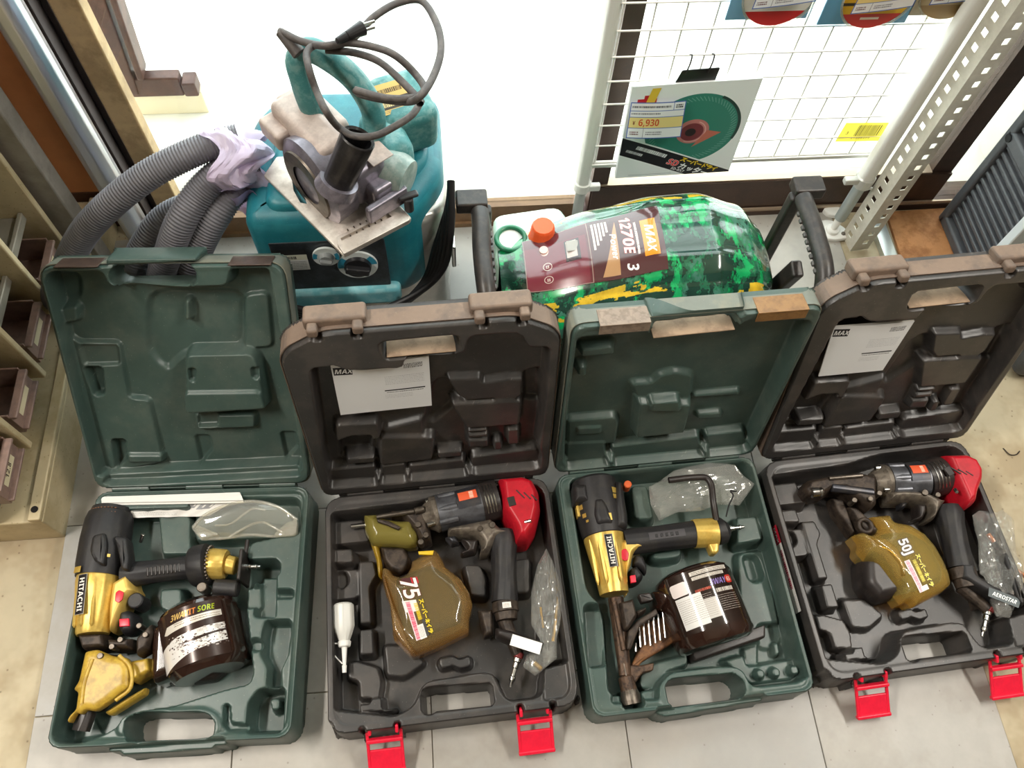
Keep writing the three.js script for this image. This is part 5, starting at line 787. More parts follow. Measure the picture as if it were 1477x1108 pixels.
{
  const t = thing('air_compressor', 'glossy green camouflage air compressor with dark control panel and black handles', 'compressor');
  const X0 = 0.455, X1 = 0.925, Z0 = -0.3; const lerpTab = (T, u) => { for (let k = 1; k < T.length; k++) if (u <= T[k][0]) { const e = ss(0, 1, (u - T[k - 1][0]) / (T[k][0] - T[k - 1][0])) * 0.5 + 0.5 * (u - T[k - 1][0]) / (T[k][0] - T[k - 1][0]); return T[k - 1][1] + (T[k][1] - T[k - 1][1]) * e; } return T[T.length - 1][1]; };
  const YT = [[0, 0.275], [0.12, 0.288], [0.35, 0.325], [0.55, 0.355], [0.72, 0.358], [0.86, 0.335], [0.95, 0.29], [1, 0.22]], WT = [[0, 0.085], [0.1, 0.11], [0.35, 0.128], [0.7, 0.135], [0.88, 0.12], [0.96, 0.1], [1, 0.07]];
  const P = (u, a, off = 0) => {   // a: 0 back edge ... 1 front edge
    const w = lerpTab(WT, u) + off, y = lerpTab(YT, u) + off, e = Math.PI * a; const c = Math.cos(e), s = Math.sin(e);
    const groove = 0.0035 * (Math.exp(-(((a - 0.36) / 0.012) ** 2)) + Math.exp(-(((a - 0.7) / 0.012) ** 2))) * ss(0.2, 0.35, u) * (1 - ss(0.92, 1, u)) + 0.0045 * ss(0.5, 0.56, u) * (1 - ss(0.93, 0.97, u)) * ss(0.44, 0.47, a) * (1 - ss(0.57, 0.6, a));
    return V(X0 + (X1 - X0) * u, 0.15 + (y - 0.15) * Math.pow(Math.abs(s), 0.62) - groove, Z0 - Math.sign(c) * w * Math.pow(Math.abs(c), 0.85));
  };
  const camo = (() => {   // printed camouflage: drifting patches of several greens, a few ochre dashes
    const w = 1024, h = 512, d = new Uint8Array(w * h * 4), C = ['#16382b', '#1f5a40', '#2c6e50', '#3f7260', '#17a05c', '#0f7444', '#d0ac2c', '#6fb4b4'].map(hex), n = (k, x, y) => NOISE[k][((Math.floor(y) % 256) + 256) % 256 * 256 + ((Math.floor(x) % 256) + 256) % 256];
    for (let y = 0; y < h; y++) for (let x = 0; x < w; x++) {
      const a = n(0, x * 0.5, y * 0.6), b = n(1, x * 0.8 + 40, y * 0.9), c = n(2, x * 0.25, y * 0.3), e = n(1, x * 0.35 + 90, y * 1.1); let k = a < 0.44 ? 0 : a < 0.5 ? 1 : a < 0.55 ? 2 : 3; if (b > 0.56 && c > 0.42) k = b > 0.6 ? 4 : 5; if (b < 0.4) k = 0;
      const v = y / h; if (e > 0.5 && c < 0.62 && (Math.abs(v - 0.3 - 0.02 * Math.sin(x * 0.012)) < 0.02 || Math.abs(v - 0.72 - 0.02 * Math.sin(x * 0.01)) < 0.028 || Math.abs(v - 0.8) < 0.016)) k = 6; if (c > 0.6 && v < 0.3 && x < 420) k = 7;
      const g = 0.85 + 0.3 * n(1, x * 1.7, y * 1.7); for (let i = 0; i < 3; i++) d[((h - 1 - y) * w + x) * 4 + i] = Math.min(255, C[k][i] * g); d[((h - 1 - y) * w + x) * 4 + 3] = 255;
    }
    const t = new THREE.DataTexture(d, w, h); t.colorSpace = THREE.SRGBColorSpace; t.magFilter = THREE.LinearFilter; t.needsUpdate = true; return t;
  })();
  const gloss = mat(0xffffff, 0.16, 0, { map: camo, clearcoat: 1, clearcoatRoughness: 0.06 });
  part('cover', param(96, 72, (u, v) => P(u, v)), gloss, t, 'glossy camouflage printed cover', true);
  const cap = u => { const o = []; for (let k = 0; k <= 40; k++) { const q = P(u, k / 40); o.push([q.z, q.y]); } return o; };
  part('cover_end', plate(cap(1), X1 - 0.004, X1 + 0.0005, 0).applyMatrix4(new THREE.Matrix4().makeBasis(V(0, 0, 1), V(0, 1, 0), V(1, 0, 0))), mat(0x1d4a38, 0.3), t);
  part('cover_end', plate(cap(0), X0 - 0.0005, X0 + 0.004, 0).applyMatrix4(new THREE.Matrix4().makeBasis(V(0, 0, 1), V(0, 1, 0), V(1, 0, 0))), mat(0x1d4a38, 0.3), t);
  const face = canvas(1024, 512, (x, w, h) => {
    x.fillStyle = '#57242b'; x.fillRect(0, 0, w, h); x.fillStyle = '#6a2632'; x.fillRect(0, 120, 470, 392); x.fillStyle = '#4a2a2c'; x.fillRect(500, 0, 524, h); x.strokeStyle = '#8a7a70'; x.lineWidth = 6; x.strokeRect(4, 4, 486, h - 8);
    x.fillStyle = '#d8b8b0'; x.beginPath(); x.arc(160, 170, 32, 0, 7); x.fill(); x.strokeStyle = '#c8c0b4'; x.lineWidth = 5; for (const y of [290, 410]) { x.beginPath(); x.arc(170, y, 32, 0, 7); x.stroke(); text(x, 'II', 170, y + 2, 34, '#d8d0c4', { align: 'center' }); } x.fillStyle = '#2c1c1e'; x.fillRect(310, 130, 110, 160); x.fillStyle = '#b4a59c'; x.fillRect(320, 140, 78, 118);
    x.fillStyle = '#cfc4ba'; for (let k = 0; k < 5; k++) x.fillRect(520 + k * 26, 40, 16, 210 - k * 26); x.fillStyle = '#a8805a'; x.beginPath(); x.moveTo(560, 480); x.lineTo(700, 60); x.lineTo(690, 480); x.fill();
    text(x, 'Power', 668, 160, 60, '#f0e8e0', { rot: Math.PI / 2, italic: true }); text(x, '1270E', 770, 34, 104, '#f4ece6', { rot: Math.PI / 2, italic: true, stroke: '#c84030', sw: 5 }); x.save(); x.translate(842, 120); x.rotate(Math.PI / 2); fineLines(x, 0, 0, 230, 1, 9, '#e8dcd4', 16); x.restore(); text(x, '3', 780, 400, 110, '#f8f4f0', { rot: Math.PI / 2, italic: true });
    x.fillStyle = '#e08a28'; x.fillRect(872, 120, 110, 260); text(x, 'MAX', 928, 250, 86, '#f6ead8', { rot: Math.PI / 2, align: 'center', italic: true });
  });
  part('control_panel', param(24, 14, (u, v) => P(0.085 + 0.46 * u, 0.395 + 0.255 * v, 0.0016)), printed(face, 0.14, { clearcoat: 1, clearcoatRoughness: 0.05 }), t, 'dark red control panel with buttons and lettering', true);
  part('display', place(rbox(0.019, 0.002, 0.019, 0.001), ...P(0.25, 0.49, 0.003).toArray(), 0.12, 0, 0.12), mat(0xa9a8a2, 0.2), t); part('button', place(new THREE.CylinderGeometry(0.007, 0.0075, 0.004, 20), ...P(0.155, 0.475, 0.003).toArray(), 0.1, 0, 0.1), mat(0xe0c4bc, 0.35), t, 'round pale button');
  // outlet shelf, gauge ring and regulator knob at the left end
  part('outlet_shelf', prism(roundPoly([[0.452, -0.41], [0.57, -0.425], [0.6, -0.33], [0.47, -0.29], [0.448, -0.31]], 0.02), 0.2, 0.27, 0.006), mat(0xb4d8c4, 0.2, 0, { clearcoat: 1 }), t);  // shelf green lightened: the white reflection on its top is put into the colour
  part('gauge_ring', [new THREE.TorusGeometry(0.024, 0.0045, 10, 36).rotateX(Math.PI / 2).translate(0.478, 0.277, -0.353)], mat(0x2f7f5c, 0.25), t); part('gauge_face', place(new THREE.CylinderGeometry(0.022, 0.022, 0.006, 32), 0.478, 0.273, -0.353), mat(0xe8ece4, 0.2), t, 'white gauge face');
  part('regulator_knob', [turned(V(0.53, 0.27, -0.352), V(0.53, 0.31, -0.352), [[0, 0], [0, 0.023], [0.004, 0.0245], [0.014, 0.0225], [0.016, 0.0215], [0.036, 0.0195], [0.04, 0.017], [0.04, 0]], 14)], mat(0xf0602c, 0.4), t, 'orange ribbed regulator knob');
  part('tank', [rod(V(0.44, 0.1, -0.24), V(0.94, 0.1, -0.24), 0.075, 0.075, 28), rod(V(0.44, 0.1, -0.4), V(0.94, 0.1, -0.4), 0.075, 0.075, 28)], mat(0x1c1c1e, 0.35, 0.3), t);
  part('chassis', [rbox(0.44, 0.14, 0.2, 0.02, 0.69, 0.15, -0.31)], mmat('#2a2c2c', '#1c1c1c', 0.4, 0.5, 0, 0.1, 0), t);
  for (const [x, s] of [[0.425, -1], [0.95, 1]]) {
    const pole = mmat('#2a2624', '#4a4038', 0.5, 0.4, 0, 0.06, 1);
    part('handle', [tube([V(x, 0.36, -0.345), V(x, 0.362, -0.32), V(x + 0.002 * s, 0.36, -0.27), V(x, 0.352, -0.2), V(x - 0.006 * s, 0.32, -0.165), V(x - 0.01 * s, 0.24, -0.155), V(x - 0.01 * s, 0.12, -0.16)], 0.0145, 60, 14), rbox(0.022, 0.34, 0.02, 0.005, x - 0.008 * s, 0.19, -0.352), rbox(0.05, 0.022, 0.034, 0.004, x + 0.012 * s, 0.362, -0.365), rbox(0.02, 0.03, 0.2, 0.005, x - 0.014 * s, 0.14, -0.26), ...(s > 0 ? [rbox(0.02, 0.17, 0.03, 0.005, x - 0.012, 0.22, -0.27, 0.25)] : [])], pole, t, 'black carrying handle');
    for (let k = 0; k < 9; k++) part('grip_rib', rbox(0.007, 0.006, 0.009, 0.002, x - 0.013 * s, 0.357 - k * 0.0005, -0.315 + k * 0.0135), mat(0x55524f, 0.5), t);
  }
  for (const [x, z] of [[0.5, -0.2], [0.88, -0.2], [0.5, -0.44], [0.88, -0.44]]) part('foot', rod(V(x, -0.0005, z), V(x, 0.05, z), 0.016), rubber, t);
}
{
  const t = thing('dust_extractor', 'teal dust extractor with dials and silver tank under the circular saw', 'vacuum');
  const plan = [[0.068, -0.312], [0.298, -0.312], [0.325, -0.33], [0.372, -0.4], [0.372, -0.57], [0.11, -0.58], [0.068, -0.52]];
  part('tank', [prism(roundPoly([[0.085, -0.33], [0.3, -0.325], [0.372, -0.36], [0.378, -0.57], [0.1, -0.575]], 0.05), 0.02, 0.35, 0.012)], mmat('#cfccc4', '#b4b0a8', 0.4, 0.3, 0.6, 0.14, 0), t, 'silver tank');
  part('head', [prism(roundPoly(plan, 0.03, 6), 0.185, 0.4, 0.028), prism(roundPoly([[0.1, -0.33], [0.28, -0.33], [0.35, -0.41], [0.35, -0.56], [0.12, -0.565]], 0.03, 6), 0.37, 0.412, 0.014)], teal, t, 'teal plastic head');
  part('lip', [rbox(0.21, 0.05, 0.03, 0.012, 0.184, 0.206, -0.311)], mmat('#6fb6c0', '#a4d0d4', 0.6, 0.45, 0, 0.09, 1), t, 'pale worn teal lip');
  part('switch_panel', [rbox(0.178, 0.118, 0.006, 0.004, 0.185, 0.288, -0.3105, -0.05)], mmat('#22272c', '#4a5258', 0.5, 0.35, 0, 0.08, 0, { specks: { n: 300, color: '#a0a8a8' } }), t, 'black switch panel');
  part('notice', place(new THREE.PlaneGeometry(0.052, 0.05), 0.124, 0.308, -0.3068, -0.05), printed(canvas(256, 200, (x, w, h) => { x.fillStyle = '#1c1e20'; x.fillRect(0, 0, w, 50); x.fillStyle = '#dcdcc8'; x.fillRect(0, 50, w, 60); x.fillStyle = '#e6e6e4'; x.fillRect(0, 100, w, 100); fineLines(x, 84, 66, 90, 1, 9, '#3a3a34', 26); fineLines(x, 20, 116, 220, 5, 16, '#7a7a78', 5); }), 0.5), t, 'white notice label', true);
  for (const [x, y, r, knob] of [[0.18, 0.316, 0.021, 0], [0.226, 0.29, 0.032, 1]]) {
    part('dial_ring', [place(new THREE.CylinderGeometry(r, r, 0.004, 40).rotateX(Math.PI / 2), x, y, -0.3055, -0.05)], printed(canvas(128, 128, (c, w, h) => { c.fillStyle = '#dfe6e4'; c.fillRect(0, 0, w, h); }), 0.35), t);
    for (const [s, l] of knob ? [[2.4, 0.9], [0.1, 0.7]] : [[-0.4, 0.9], [2.6, 0.7]]) part('dial_mark', place(new THREE.RingGeometry(r * 0.68, r * 0.98, 14, 1, s, l), x, y, -0.303, -0.05), mat(0x2a8fae, 0.4), t);
    part('dial_knob', knob ? [place(new THREE.CylinderGeometry(r * 0.66, r * 0.7, 0.008, 32).rotateX(Math.PI / 2), x, y, -0.301, -0.05), place(rbox(r * 1.2, r * 0.42, 0.014, 0.003), x, y, -0.295, -0.05, 0, -0.25)] : [place(new THREE.CylinderGeometry(r * 0.5, r * 0.6, 0.01, 28).rotateX(Math.PI / 2), x, y, -0.3, -0.05), place(rbox(r * 0.9, r * 0.3, 0.012, 0.002), x, y, -0.296, -0.05, 0, -0.3)], mat(knob ? 0x1e1e20 : 0x8c9090, 0.35), t);
  }
  for (let k = 0; k < 5; k++) part('cable', tube([V(0.382, 0.405 - k * 0.01, -0.37), V(0.378 - k * 0.006, 0.34 - k * 0.01, -0.33), V(0.362 - k * 0.008, 0.262 - k * 0.008, -0.31), V(0.325 - k * 0.01, 0.222 - k * 0.009, -0.297 + k * 0.002), V(0.25, 0.19 - k * 0.009, -0.282), V(0.15, 0.185 - k * 0.009, -0.284), V(0.075, 0.2 - k * 0.007, -0.305)], 0.0062, 60, 8), mat(0x201e20, 0.5), t, 'black power cable');
  part('bin_clip', [rbox(0.008, 0.06, 0.03, 0.003, 0.383, 0.16, -0.42)], steel, t);
}
// --- circular saw lying on the extractor ---
{
  const t = thing('circular_saw', 'dusty teal and silver circular saw with black dust port, lying on the dust extractor', 'saw');
  const alu = mmat('#cfc6bc', '#a89c92', 0.5, 0.42, 0.55, 0.06, 0, { specks: { n: 200, color: '#f4f0ea' } }), cast = mmat('#8f8a94', '#6a6670', 0.5, 0.36, 0.6, 0.06, 1), pinkDust = mmat('#b4a49c', '#cfc0b6', 0.6, 0.6, 0.1, 0.06, 0);
  part('base_plate', prism(roundPoly([[.1028,-.3823],[.1202,-.4184],[.1363,-.4191],[.2219,-.4091],[.2734,-.3555],[.3066,-.3113],[.3204,-.2905],[.3175,-.284],[.2233,-.2269],[.212,-.2419]], 0.003), 0.414, 0.42, 0.0015, [[[.1432,-.3789],[.1562,-.3727],[.1703,-.3226],[.1577,-.3259],[.1464,-.351]]]), alu, t, 'bare metal base plate');
  part('front_rail', prism([[.2135,-.2566],[.291,-.3008],[.3189,-.2873],[.3177,-.2816],[.2239,-.2256],[.2146,-.2425]], 0.42, 0.4265, 0.001, [[[.2176,-.2538],[.2878,-.2956],[.2939,-.2887],[.2207,-.2473]]]), alu, t);
  for (let k = 0; k < 6; k++) { const F = [[.2231,-.2713],[.2283,-.2581],[.2771,-.3],[.2822,-.2891]]; const a = V(F[0][0], 0.421, F[0][1]).lerp(V(F[2][0], 0.421, F[2][1]), (k + 0.5) / 6), b = V(F[1][0], 0.421, F[1][1]).lerp(V(F[3][0], 0.421, F[3][1]), (k + 0.5) / 6); part('scale_mark', rod(a, b, 0.001, 0.001, 6), dullSteel, t); }
  const e1 = V(0.6, 0, 0.8).normalize(), e2 = V(0.8, 0, -0.6).normalize(); const C = pw([[.1814,-.3305]], 0.458)[0];
  part('blade_guard', [turned(C.clone().addScaledVector(e2, -0.006), C.clone().addScaledVector(e2, 0.042), [[0, 0], [0.0, 0.058], [0.006, 0.068], [0.04, 0.066], [0.048, 0.055], [0.048, 0]], 48)], cast, t, 'grey cast blade guard');
  part('guard_slot', [turned(C.clone().addScaledVector(e2, -0.009), C.clone().addScaledVector(e2, -0.004), [[0, 0.03], [0, 0.052], [0.005, 0.054]], 40)], dullSteel, t);
  part('guard_hood', [place(rbox(0.13, 0.05, 0.05, 0.012), ...C.clone().addScaledVector(e2, 0.03).addScaledVector(e1, -0.03).add(V(0, 0.045, -0.01)).toArray(), 0, -0.93, 0), place(rbox(0.05, 0.03, 0.035, 0.006), ...C.clone().addScaledVector(e1, -0.085).add(V(0.01, 0.035, 0)).toArray(), 0, -0.93, 0), place(rbox(0.11, 0.035, 0.06, 0.012), ...C.clone().addScaledVector(e2, 0.055).addScaledVector(e1, -0.06).add(V(0, 0.045, 0)).toArray(), 0, -0.93, 0)], pinkDust, t, 'dust caked guard hood');
  part('gear_case', [place(rbox(0.09, 0.07, 0.06, 0.014), ...C.clone().addScaledVector(e2, 0.062).addScaledVector(e1, 0.02).add(V(0, 0.008, 0)).toArray(), 0, -0.93, 0), place(rbox(0.05, 0.05, 0.05, 0.008), ...C.clone().addScaledVector(e2, 0.075).addScaledVector(e1, 0.06).add(V(0, -0.01, 0)).toArray(), 0, -0.93, 0), place(rbox(0.012, 0.03, 0.07, 0.004), ...C.clone().addScaledVector(e2, 0.065).addScaledVector(e1, 0.09).add(V(0, -0.014, 0)).toArray(), 0, -0.93, 0)], cast, t);
  part('name_plate', [place(rbox(0.05, 0.002, 0.035, 0.001), ...C.clone().addScaledVector(e2, 0.082).addScaledVector(e1, 0.045).add(V(0, 0.046, 0)).toArray(), 0, -0.93, 0)], pinkDust, t);
  const D0 = pw([[.2265,-.2917]], 0.5)[0], D1 = pw([[.2626,-.3041]], 0.57)[0], dl = D0.distanceTo(D1);
  part('port_collar', turned(D0.clone().lerp(D1, -0.15), D1, [[0, 0], [0, 0.03], [dl * 0.2, 0.027], [dl * 0.22, 0]], 30), cast, t);
  part('dust_port', turned(D0, D1, [[0, 0], [0, 0.0215], [dl * 0.5, 0.0225], [dl - 0.002, 0.0235], [dl, 0.022], [dl - 0.003, 0.019], [dl - 0.03, 0.018], [dl - 0.03, 0]], 32), mmat('#1d1c1e', '#4a4644', 0.4, 0.35, 0, 0.05, 0, { specks: { n: 400, color: '#8a8480' } }), t, 'black dust port');
  const M0 = pw([[.2717,-.3467]], 0.48)[0], M1 = pw([[.3065,-.2778]], 0.47)[0];
  part('motor_housing', [place(rbox(0.085, 0.085, 0.1, 0.018), 0.315, 0.458, -0.46, 0.1, 0.35, 0), place(rbox(0.06, 0.07, 0.1, 0.02), 0.29, 0.455, -0.4, 0, 0.35, 0)], tealDusty, t, 'dusty teal motor housing');
  part('motor_cap', turned(V(0.27, 0.455, -0.36), V(0.325, 0.45, -0.33), [[0, 0], [0, 0.036], [0.04, 0.036], [0.056, 0.03], [0.06, 0]], 30), mmat('#8fa8a0', '#c4ccc6', 0.7, 0.4, 0, 0.05, 0, { transmission: 0.2, thickness: 0 }), t, 'cloudy pale motor cap');
  part('rating_plate', place(new THREE.PlaneGeometry(0.062, 0.05), 0.3, 0.503, -0.445, -1.3, 0.35, 0), printed(canvas(256, 200, (x, w, h) => { x.fillStyle = '#c9a860'; x.fillRect(0, 0, w, h); x.fillStyle = '#3a3026'; x.fillRect(0, 100, w, 70); fineLines(x, 40, 36, 180, 1, 9, '#5a4420', 30); fineLines(x, 20, 116, 216, 1, 9, '#d8c088', 38); fineLines(x, 10, 178, 236, 2, 9, '#5a4a2c', 3); }), 0.4, { metalness: 0.2 }), t, 'gold rating plate', true);
  const H = [[.2782,-.3798]], pts = [pw([[.2762,-.3746]], 0.5), pw([[.2778,-.384]], 0.54), pw([[.2586,-.4022]], 0.575), pw([[.229,-.4144]], 0.6), pw([[.2034,-.422]], 0.61), pw([[.1872,-.4186]], 0.6), pw([[.1873,-.4108]], 0.57), pw([[.1914,-.4062]], 0.53), pw([[.198,-.4095]], 0.49)].map(a => a[0]);
  part('handle', tube(pts, 0.0165, 72, 16), tealDusty, t, 'teal closed handle');
  part('lock_knob', [rod(V(0.318, 0.42, -0.305), V(0.318, 0.446, -0.305), 0.007), place(rbox(0.03, 0.006, 0.012, 0.003), 0.318, 0.448, -0.308, 0, 0.3, 0)], mat(0x2c2a2a, 0.4), t, 'black locking knob');
  // cord
  const cordMat = mmat('#4a4544', '#6a625c', 0.5, 0.6, 0, 0.05, 1), W = L => L.map(([x, y, h]) => h);
  part('cord_guard', rod(pw([[.1711,-.422]], 0.64)[0], pw([[.1933,-.4028]], 0.62)[0], 0.0065, 0.0095), cordMat, t);
  part('cord', tube([...pw([[.1711,-.422],[.1774,-.4179],[.2006,-.4017],[.2304,-.3929],[.2609,-.402]], 0.64), ...pw([[.2931,-.4326],[.3248,-.4582],[.352,-.4627],[.3711,-.422],[.3759,-.3704],[.3642,-.3218],[.346,-.2872]], 0.65), ...pw([[.3134,-.3347],[.2691,-.349],[.2619,-.3567]], 0.6)], 0.0048, 160, 10), cordMat, t, 'grey power cord');
  part('cord', tube([...pw([[.2659,-.324],[.3069,-.3079],[.3412,-.3088],[.352,-.3203],[.3425,-.3476]], 0.63), ...pw([[.3183,-.3602],[.2926,-.3761],[.2581,-.385],[.2323,-.3809]], 0.65), ...pw([[.2148,-.3935],[.2073,-.3825],[.2107,-.3514]], 0.64), ...pw([[.2161,-.3369],[.2289,-.3006]], 0.62), ...pw([[.2399,-.311],[.2577,-.2969],[.2842,-.2957],[.3112,-.3114],[.3342,-.3312],[.3468,-.3557]], 0.58)], 0.0048, 200, 10), cordMat, t, 'grey power cord');
  part('cord', tube([...pw([[.2287,-.3973],[.264,-.3908],[.2948,-.3744],[.3247,-.336],[.3453,-.3015],[.3459,-.2967]], 0.63)], 0.0048, 90, 10), cordMat, t, 'grey power cord');
  const p0 = pw([[.2595,-.3853]], 0.66)[0], p1 = pw([[.2801,-.3998]], 0.66)[0], p2 = pw([[.2905,-.4058]], 0.66)[0];
  part('plug', [rod(p0, p1, 0.006, 0.0095), rod(p0.clone().lerp(p1, -0.6), p0, 0.004, 0.006)], mat(0x1c1a1c, 0.4), t, 'black mains plug'); for (const s of [-1, 1]) part('plug_pin', rod(p1.clone().add(V(0, 0, 0.0055 * s)), p2.clone().add(V(0.004, 0, 0.0055 * s)), 0.002), steel, t);
}
// --- suction hoses bundled in a bag ---
function ribbed(pts, r, pitch = 0.0048) {
  const c = new THREE.CatmullRomCurve3(pts, false, 'centripetal'), L = c.getLength(), n = Math.round(L / pitch * 4); const g = new THREE.TubeGeometry(c, n, r, 20, false), p = g.attributes.position, f = V();
  for (let i = 0; i <= n; i++) { const q = c.getPointAt(i / n), k = 1 + 0.05 * Math.cos(i * Math.PI / 2); for (let j = 0; j <= 20; j++) { const id = i * 21 + j; f.fromBufferAttribute(p, id).sub(q).multiplyScalar(k).add(q); p.setXYZ(id, f.x, f.y, f.z); } }
  g.computeVertexNormals(); return g;
}
{
  const hoseMat = mmat('#74737a', '#87858a', 0.5, 0.5, 0, 0.09, 0), N = ['uppermost, arching out to the left', 'middle one of the bundle', 'nearest the extractor', 'lowest and farthest back'];
  const t = thing('suction_hose', 'grey ribbed suction hoses of the extractor, arching out of a lilac bag', 'hose');
  part('hose_coil', ribbed([...pw([[.0719,-.4277]], 0.45), ...pw([[.0326,-.4158]], 0.45), ...pw([[-.0074,-.4009]], 0.445), ...pw([[-.0599,-.3825]], 0.43), ...pw([[-.118,-.3614]], 0.4), ...pw([[-.1792,-.346]], 0.35), ...pw([[-.2332,-.3348]], 0.28), ...pw([[-.3276,-.3851]], 0.1), V(-0.24, 0.025, -0.42)], 0.021), hoseMat, t, N[0]);
  part('hose_coil', ribbed([...pw([[.091,-.4112]], 0.42), ...pw([[.0462,-.3943]], 0.42), ...pw([[.0066,-.3735]], 0.4), ...pw([[-.0285,-.3444]], 0.37), ...pw([[-.0596,-.3291]], 0.32), ...pw([[-.0959,-.3209]], 0.24), V(-0.05, 0.12, -0.4), V(-0.06, 0.025, -0.44)], 0.022), hoseMat, t, N[1]);
  part('hose_coil', ribbed([...pw([[.0837,-.4118]], 0.38), ...pw([[.0494,-.3886]], 0.38), ...pw([[.0189,-.3607]], 0.36), ...pw([[-.014,-.34]], 0.32), ...pw([[-.0469,-.3247]], 0.26), V(0.0, 0.12, -0.39), V(0.0, 0.025, -0.42)], 0.022), hoseMat, t, N[2]);
  part('hose_coil', ribbed([...pw([[-.0065,-.3893]], 0.36), ...pw([[-.0645,-.3787]], 0.34), ...pw([[-.1023,-.3593]], 0.31), ...pw([[-.1366,-.3436]], 0.26), V(-0.13, 0.13, -0.43), V(-0.14, 0.025, -0.46)], 0.02), hoseMat, t, N[3]);
  const b = thing('lilac_bag', 'crumpled lilac plastic bag wrapped round the grey hoses', 'plastic bag');
  const A = pw([[.0376,-.4061]], 0.43)[0], B = pw([[.1131,-.424]], 0.41)[0], L = A.distanceTo(B);
  const ax = axisMatrix(A, B).elements, f = V(ax[0], ax[1], ax[2]), dd = V(ax[4], ax[5], ax[6]), sd = V(ax[8], ax[9], ax[10]);
  part('film', toCreasedNormals(param(48, 26, (u, v) => { const e = u * Math.PI * 2, n = NOISE[2][(Math.floor(v * 120) % 256) * 256 + Math.floor(u * 255.9) % 256], m = NOISE[0][(Math.floor(v * 90 + 30) % 256) * 256 + Math.floor(u * 255.9) % 256]; const r = (0.057 - 0.028 * v * v) * (0.86 + 0.3 * Math.abs(Math.sin(e * 3.5 + v * 5)) * v + (n - 0.5) * 0.9 + (m - 0.5) * 0.35); return A.clone().addScaledVector(dd, L * v - 0.012 + 0.012 * Math.sin(e * 4)).addScaledVector(f, r * Math.cos(e) * 0.9).addScaledVector(sd, r * Math.sin(e) * 1.1); }), 0.5), mat(0xe2d2ec, 0.32, 0, { transmission: 0.3, thickness: 0 }), b);
  part('tail', param(14, 10, (u, v) => { const q = A.clone().lerp(B, 0.1 + 0.75 * u); return V(q.x + 0.01 * Math.sin(v * 6 + u * 3), q.y - 0.02 - 0.16 * v * (0.5 + 0.5 * u), q.z + 0.05 - 0.03 * v + 0.008 * Math.sin(u * 11 + v * 4)); }), mat(0xcdb4de, 0.4, 0, { transmission: 0.3, thickness: 0 }), b);
}

// ---------- poles, wire grid, wares, rack ----------
const chrome = mat(0xdcdce2, 0.34, 1), whitePaint = mat(0xe6e4de, 0.4);
solo('chrome_pole', [rod(V(-0.215, -0.004, -0.55), V(-0.215, 2.6, -0.55), 0.024, 0.024, 32)], chrome, 'thick shiny chrome pole beside the orange board', 'pole');
{
  const t = thing('tension_pole', 'white tension pole at the left end of the wire grid', 'pole', [0.646, 0, -0.588]);
  part('upper_tube', rod(V(0, 0.13, 0), V(0, 2.6, 0), 0.0145, 0.0145, 22), whitePaint, t); part('lower_tube', rod(V(0, 0.02, 0), V(0, 0.14, 0), 0.011), mat(0xb8bcb8, 0.35, 0.5), t); part('clamp', [rod(V(0, 0.12, 0), V(0, 0.145, 0), 0.017), rbox(0.026, 0.016, 0.012, 0.003, 0.022, 0.132, 0.006)], whitePaint, t); part('foot', rod(V(0, 0.0, 0), V(0, 0.022, 0), 0.022, 0.014), whitePaint, t);
}
{
  const t = thing('tension_pole', 'white tension pole with grey lower tube and clamp beside the slotted post', 'pole', [1.2, 0, -0.545]);
  part('upper_tube', rod(V(0, 0.16, 0), V(0, 2.6, 0), 0.0165, 0.0165, 22), whitePaint, t); part('lower_tube', rod(V(0, 0.045, 0), V(0, 0.17, 0), 0.012), mat(0xa9b0ae, 0.35, 0.5), t); part('neck', rod(V(-0.004, 0.012, 0.004), V(0, 0.05, 0), 0.006, 0.009), paperWhite, t);
  part('clamp', [rod(V(0, 0.15, 0), V(0, 0.178, 0), 0.0195), rbox(0.036, 0.014, 0.014, 0.003, -0.026, 0.168, 0.004), rod(V(-0.008, 0.158, 0.012), V(0.014, 0.158, 0.018), 0.003)], mat(0xc4c4be, 0.4, 0.4), t);
  part('foot', [prism(roundPoly([[-0.045, -0.018], [0.0, -0.03], [0.03, 0.0], [0.03, 0.024], [-0.01, 0.03], [-0.045, 0.008]], 0.02), -0.0005, 0.01, 0.003), rod(V(-0.004, 0.008, 0.004), V(-0.004, 0.018, 0.004), 0.014)], paperWhite, t, 'white plastic swivel foot');
  for (const [x, z] of [[-0.034, -0.004], [0.018, 0.014]]) part('foot_screw', rod(V(x, 0.008, z), V(x, 0.0125, z), 0.0045), dullSteel, t);
}
solo('pole_clip', prism(roundPoly([[1.19, -0.6], [1.22, -0.606], [1.245, -0.59], [1.235, -0.576], [1.2, -0.582]], 0.008), -0.0005, 0.014, 0.003), paperWhite, 'small white plastic clip on the floor behind the swivel foot', 'clip');
{
  const t = thing('slotted_post', 'white slotted angle post standing on the floor by the window', 'post', [1.228, 0, -0.492], 0.12);
  const cream = mmat('#cfcabc', '#bdb7a8', 0.4, 0.45, 0.1, 0.1, 0, { specks: { n: 120, color: '#8a8070' } }), flange = (w, x0) => { const holes = []; for (let k = 0; k < 44; k++) holes.push([[x0 + w * 0.42, 0.02 + k * 0.028], [x0 + w * 0.72, 0.02 + k * 0.028], [x0 + w * 0.72, 0.032 + k * 0.028], [x0 + w * 0.42, 0.032 + k * 0.028]]); return plate([[x0, 0], [x0 + w, 0], [x0 + w, 2.59], [x0, 2.59]], -0.002, 0, 0, holes); };
  part('flange', flange(0.04, 0), cream, t); const g = flange(0.045, 0); g.rotateY(Math.PI / 2); part('flange', g, cream, t);
}
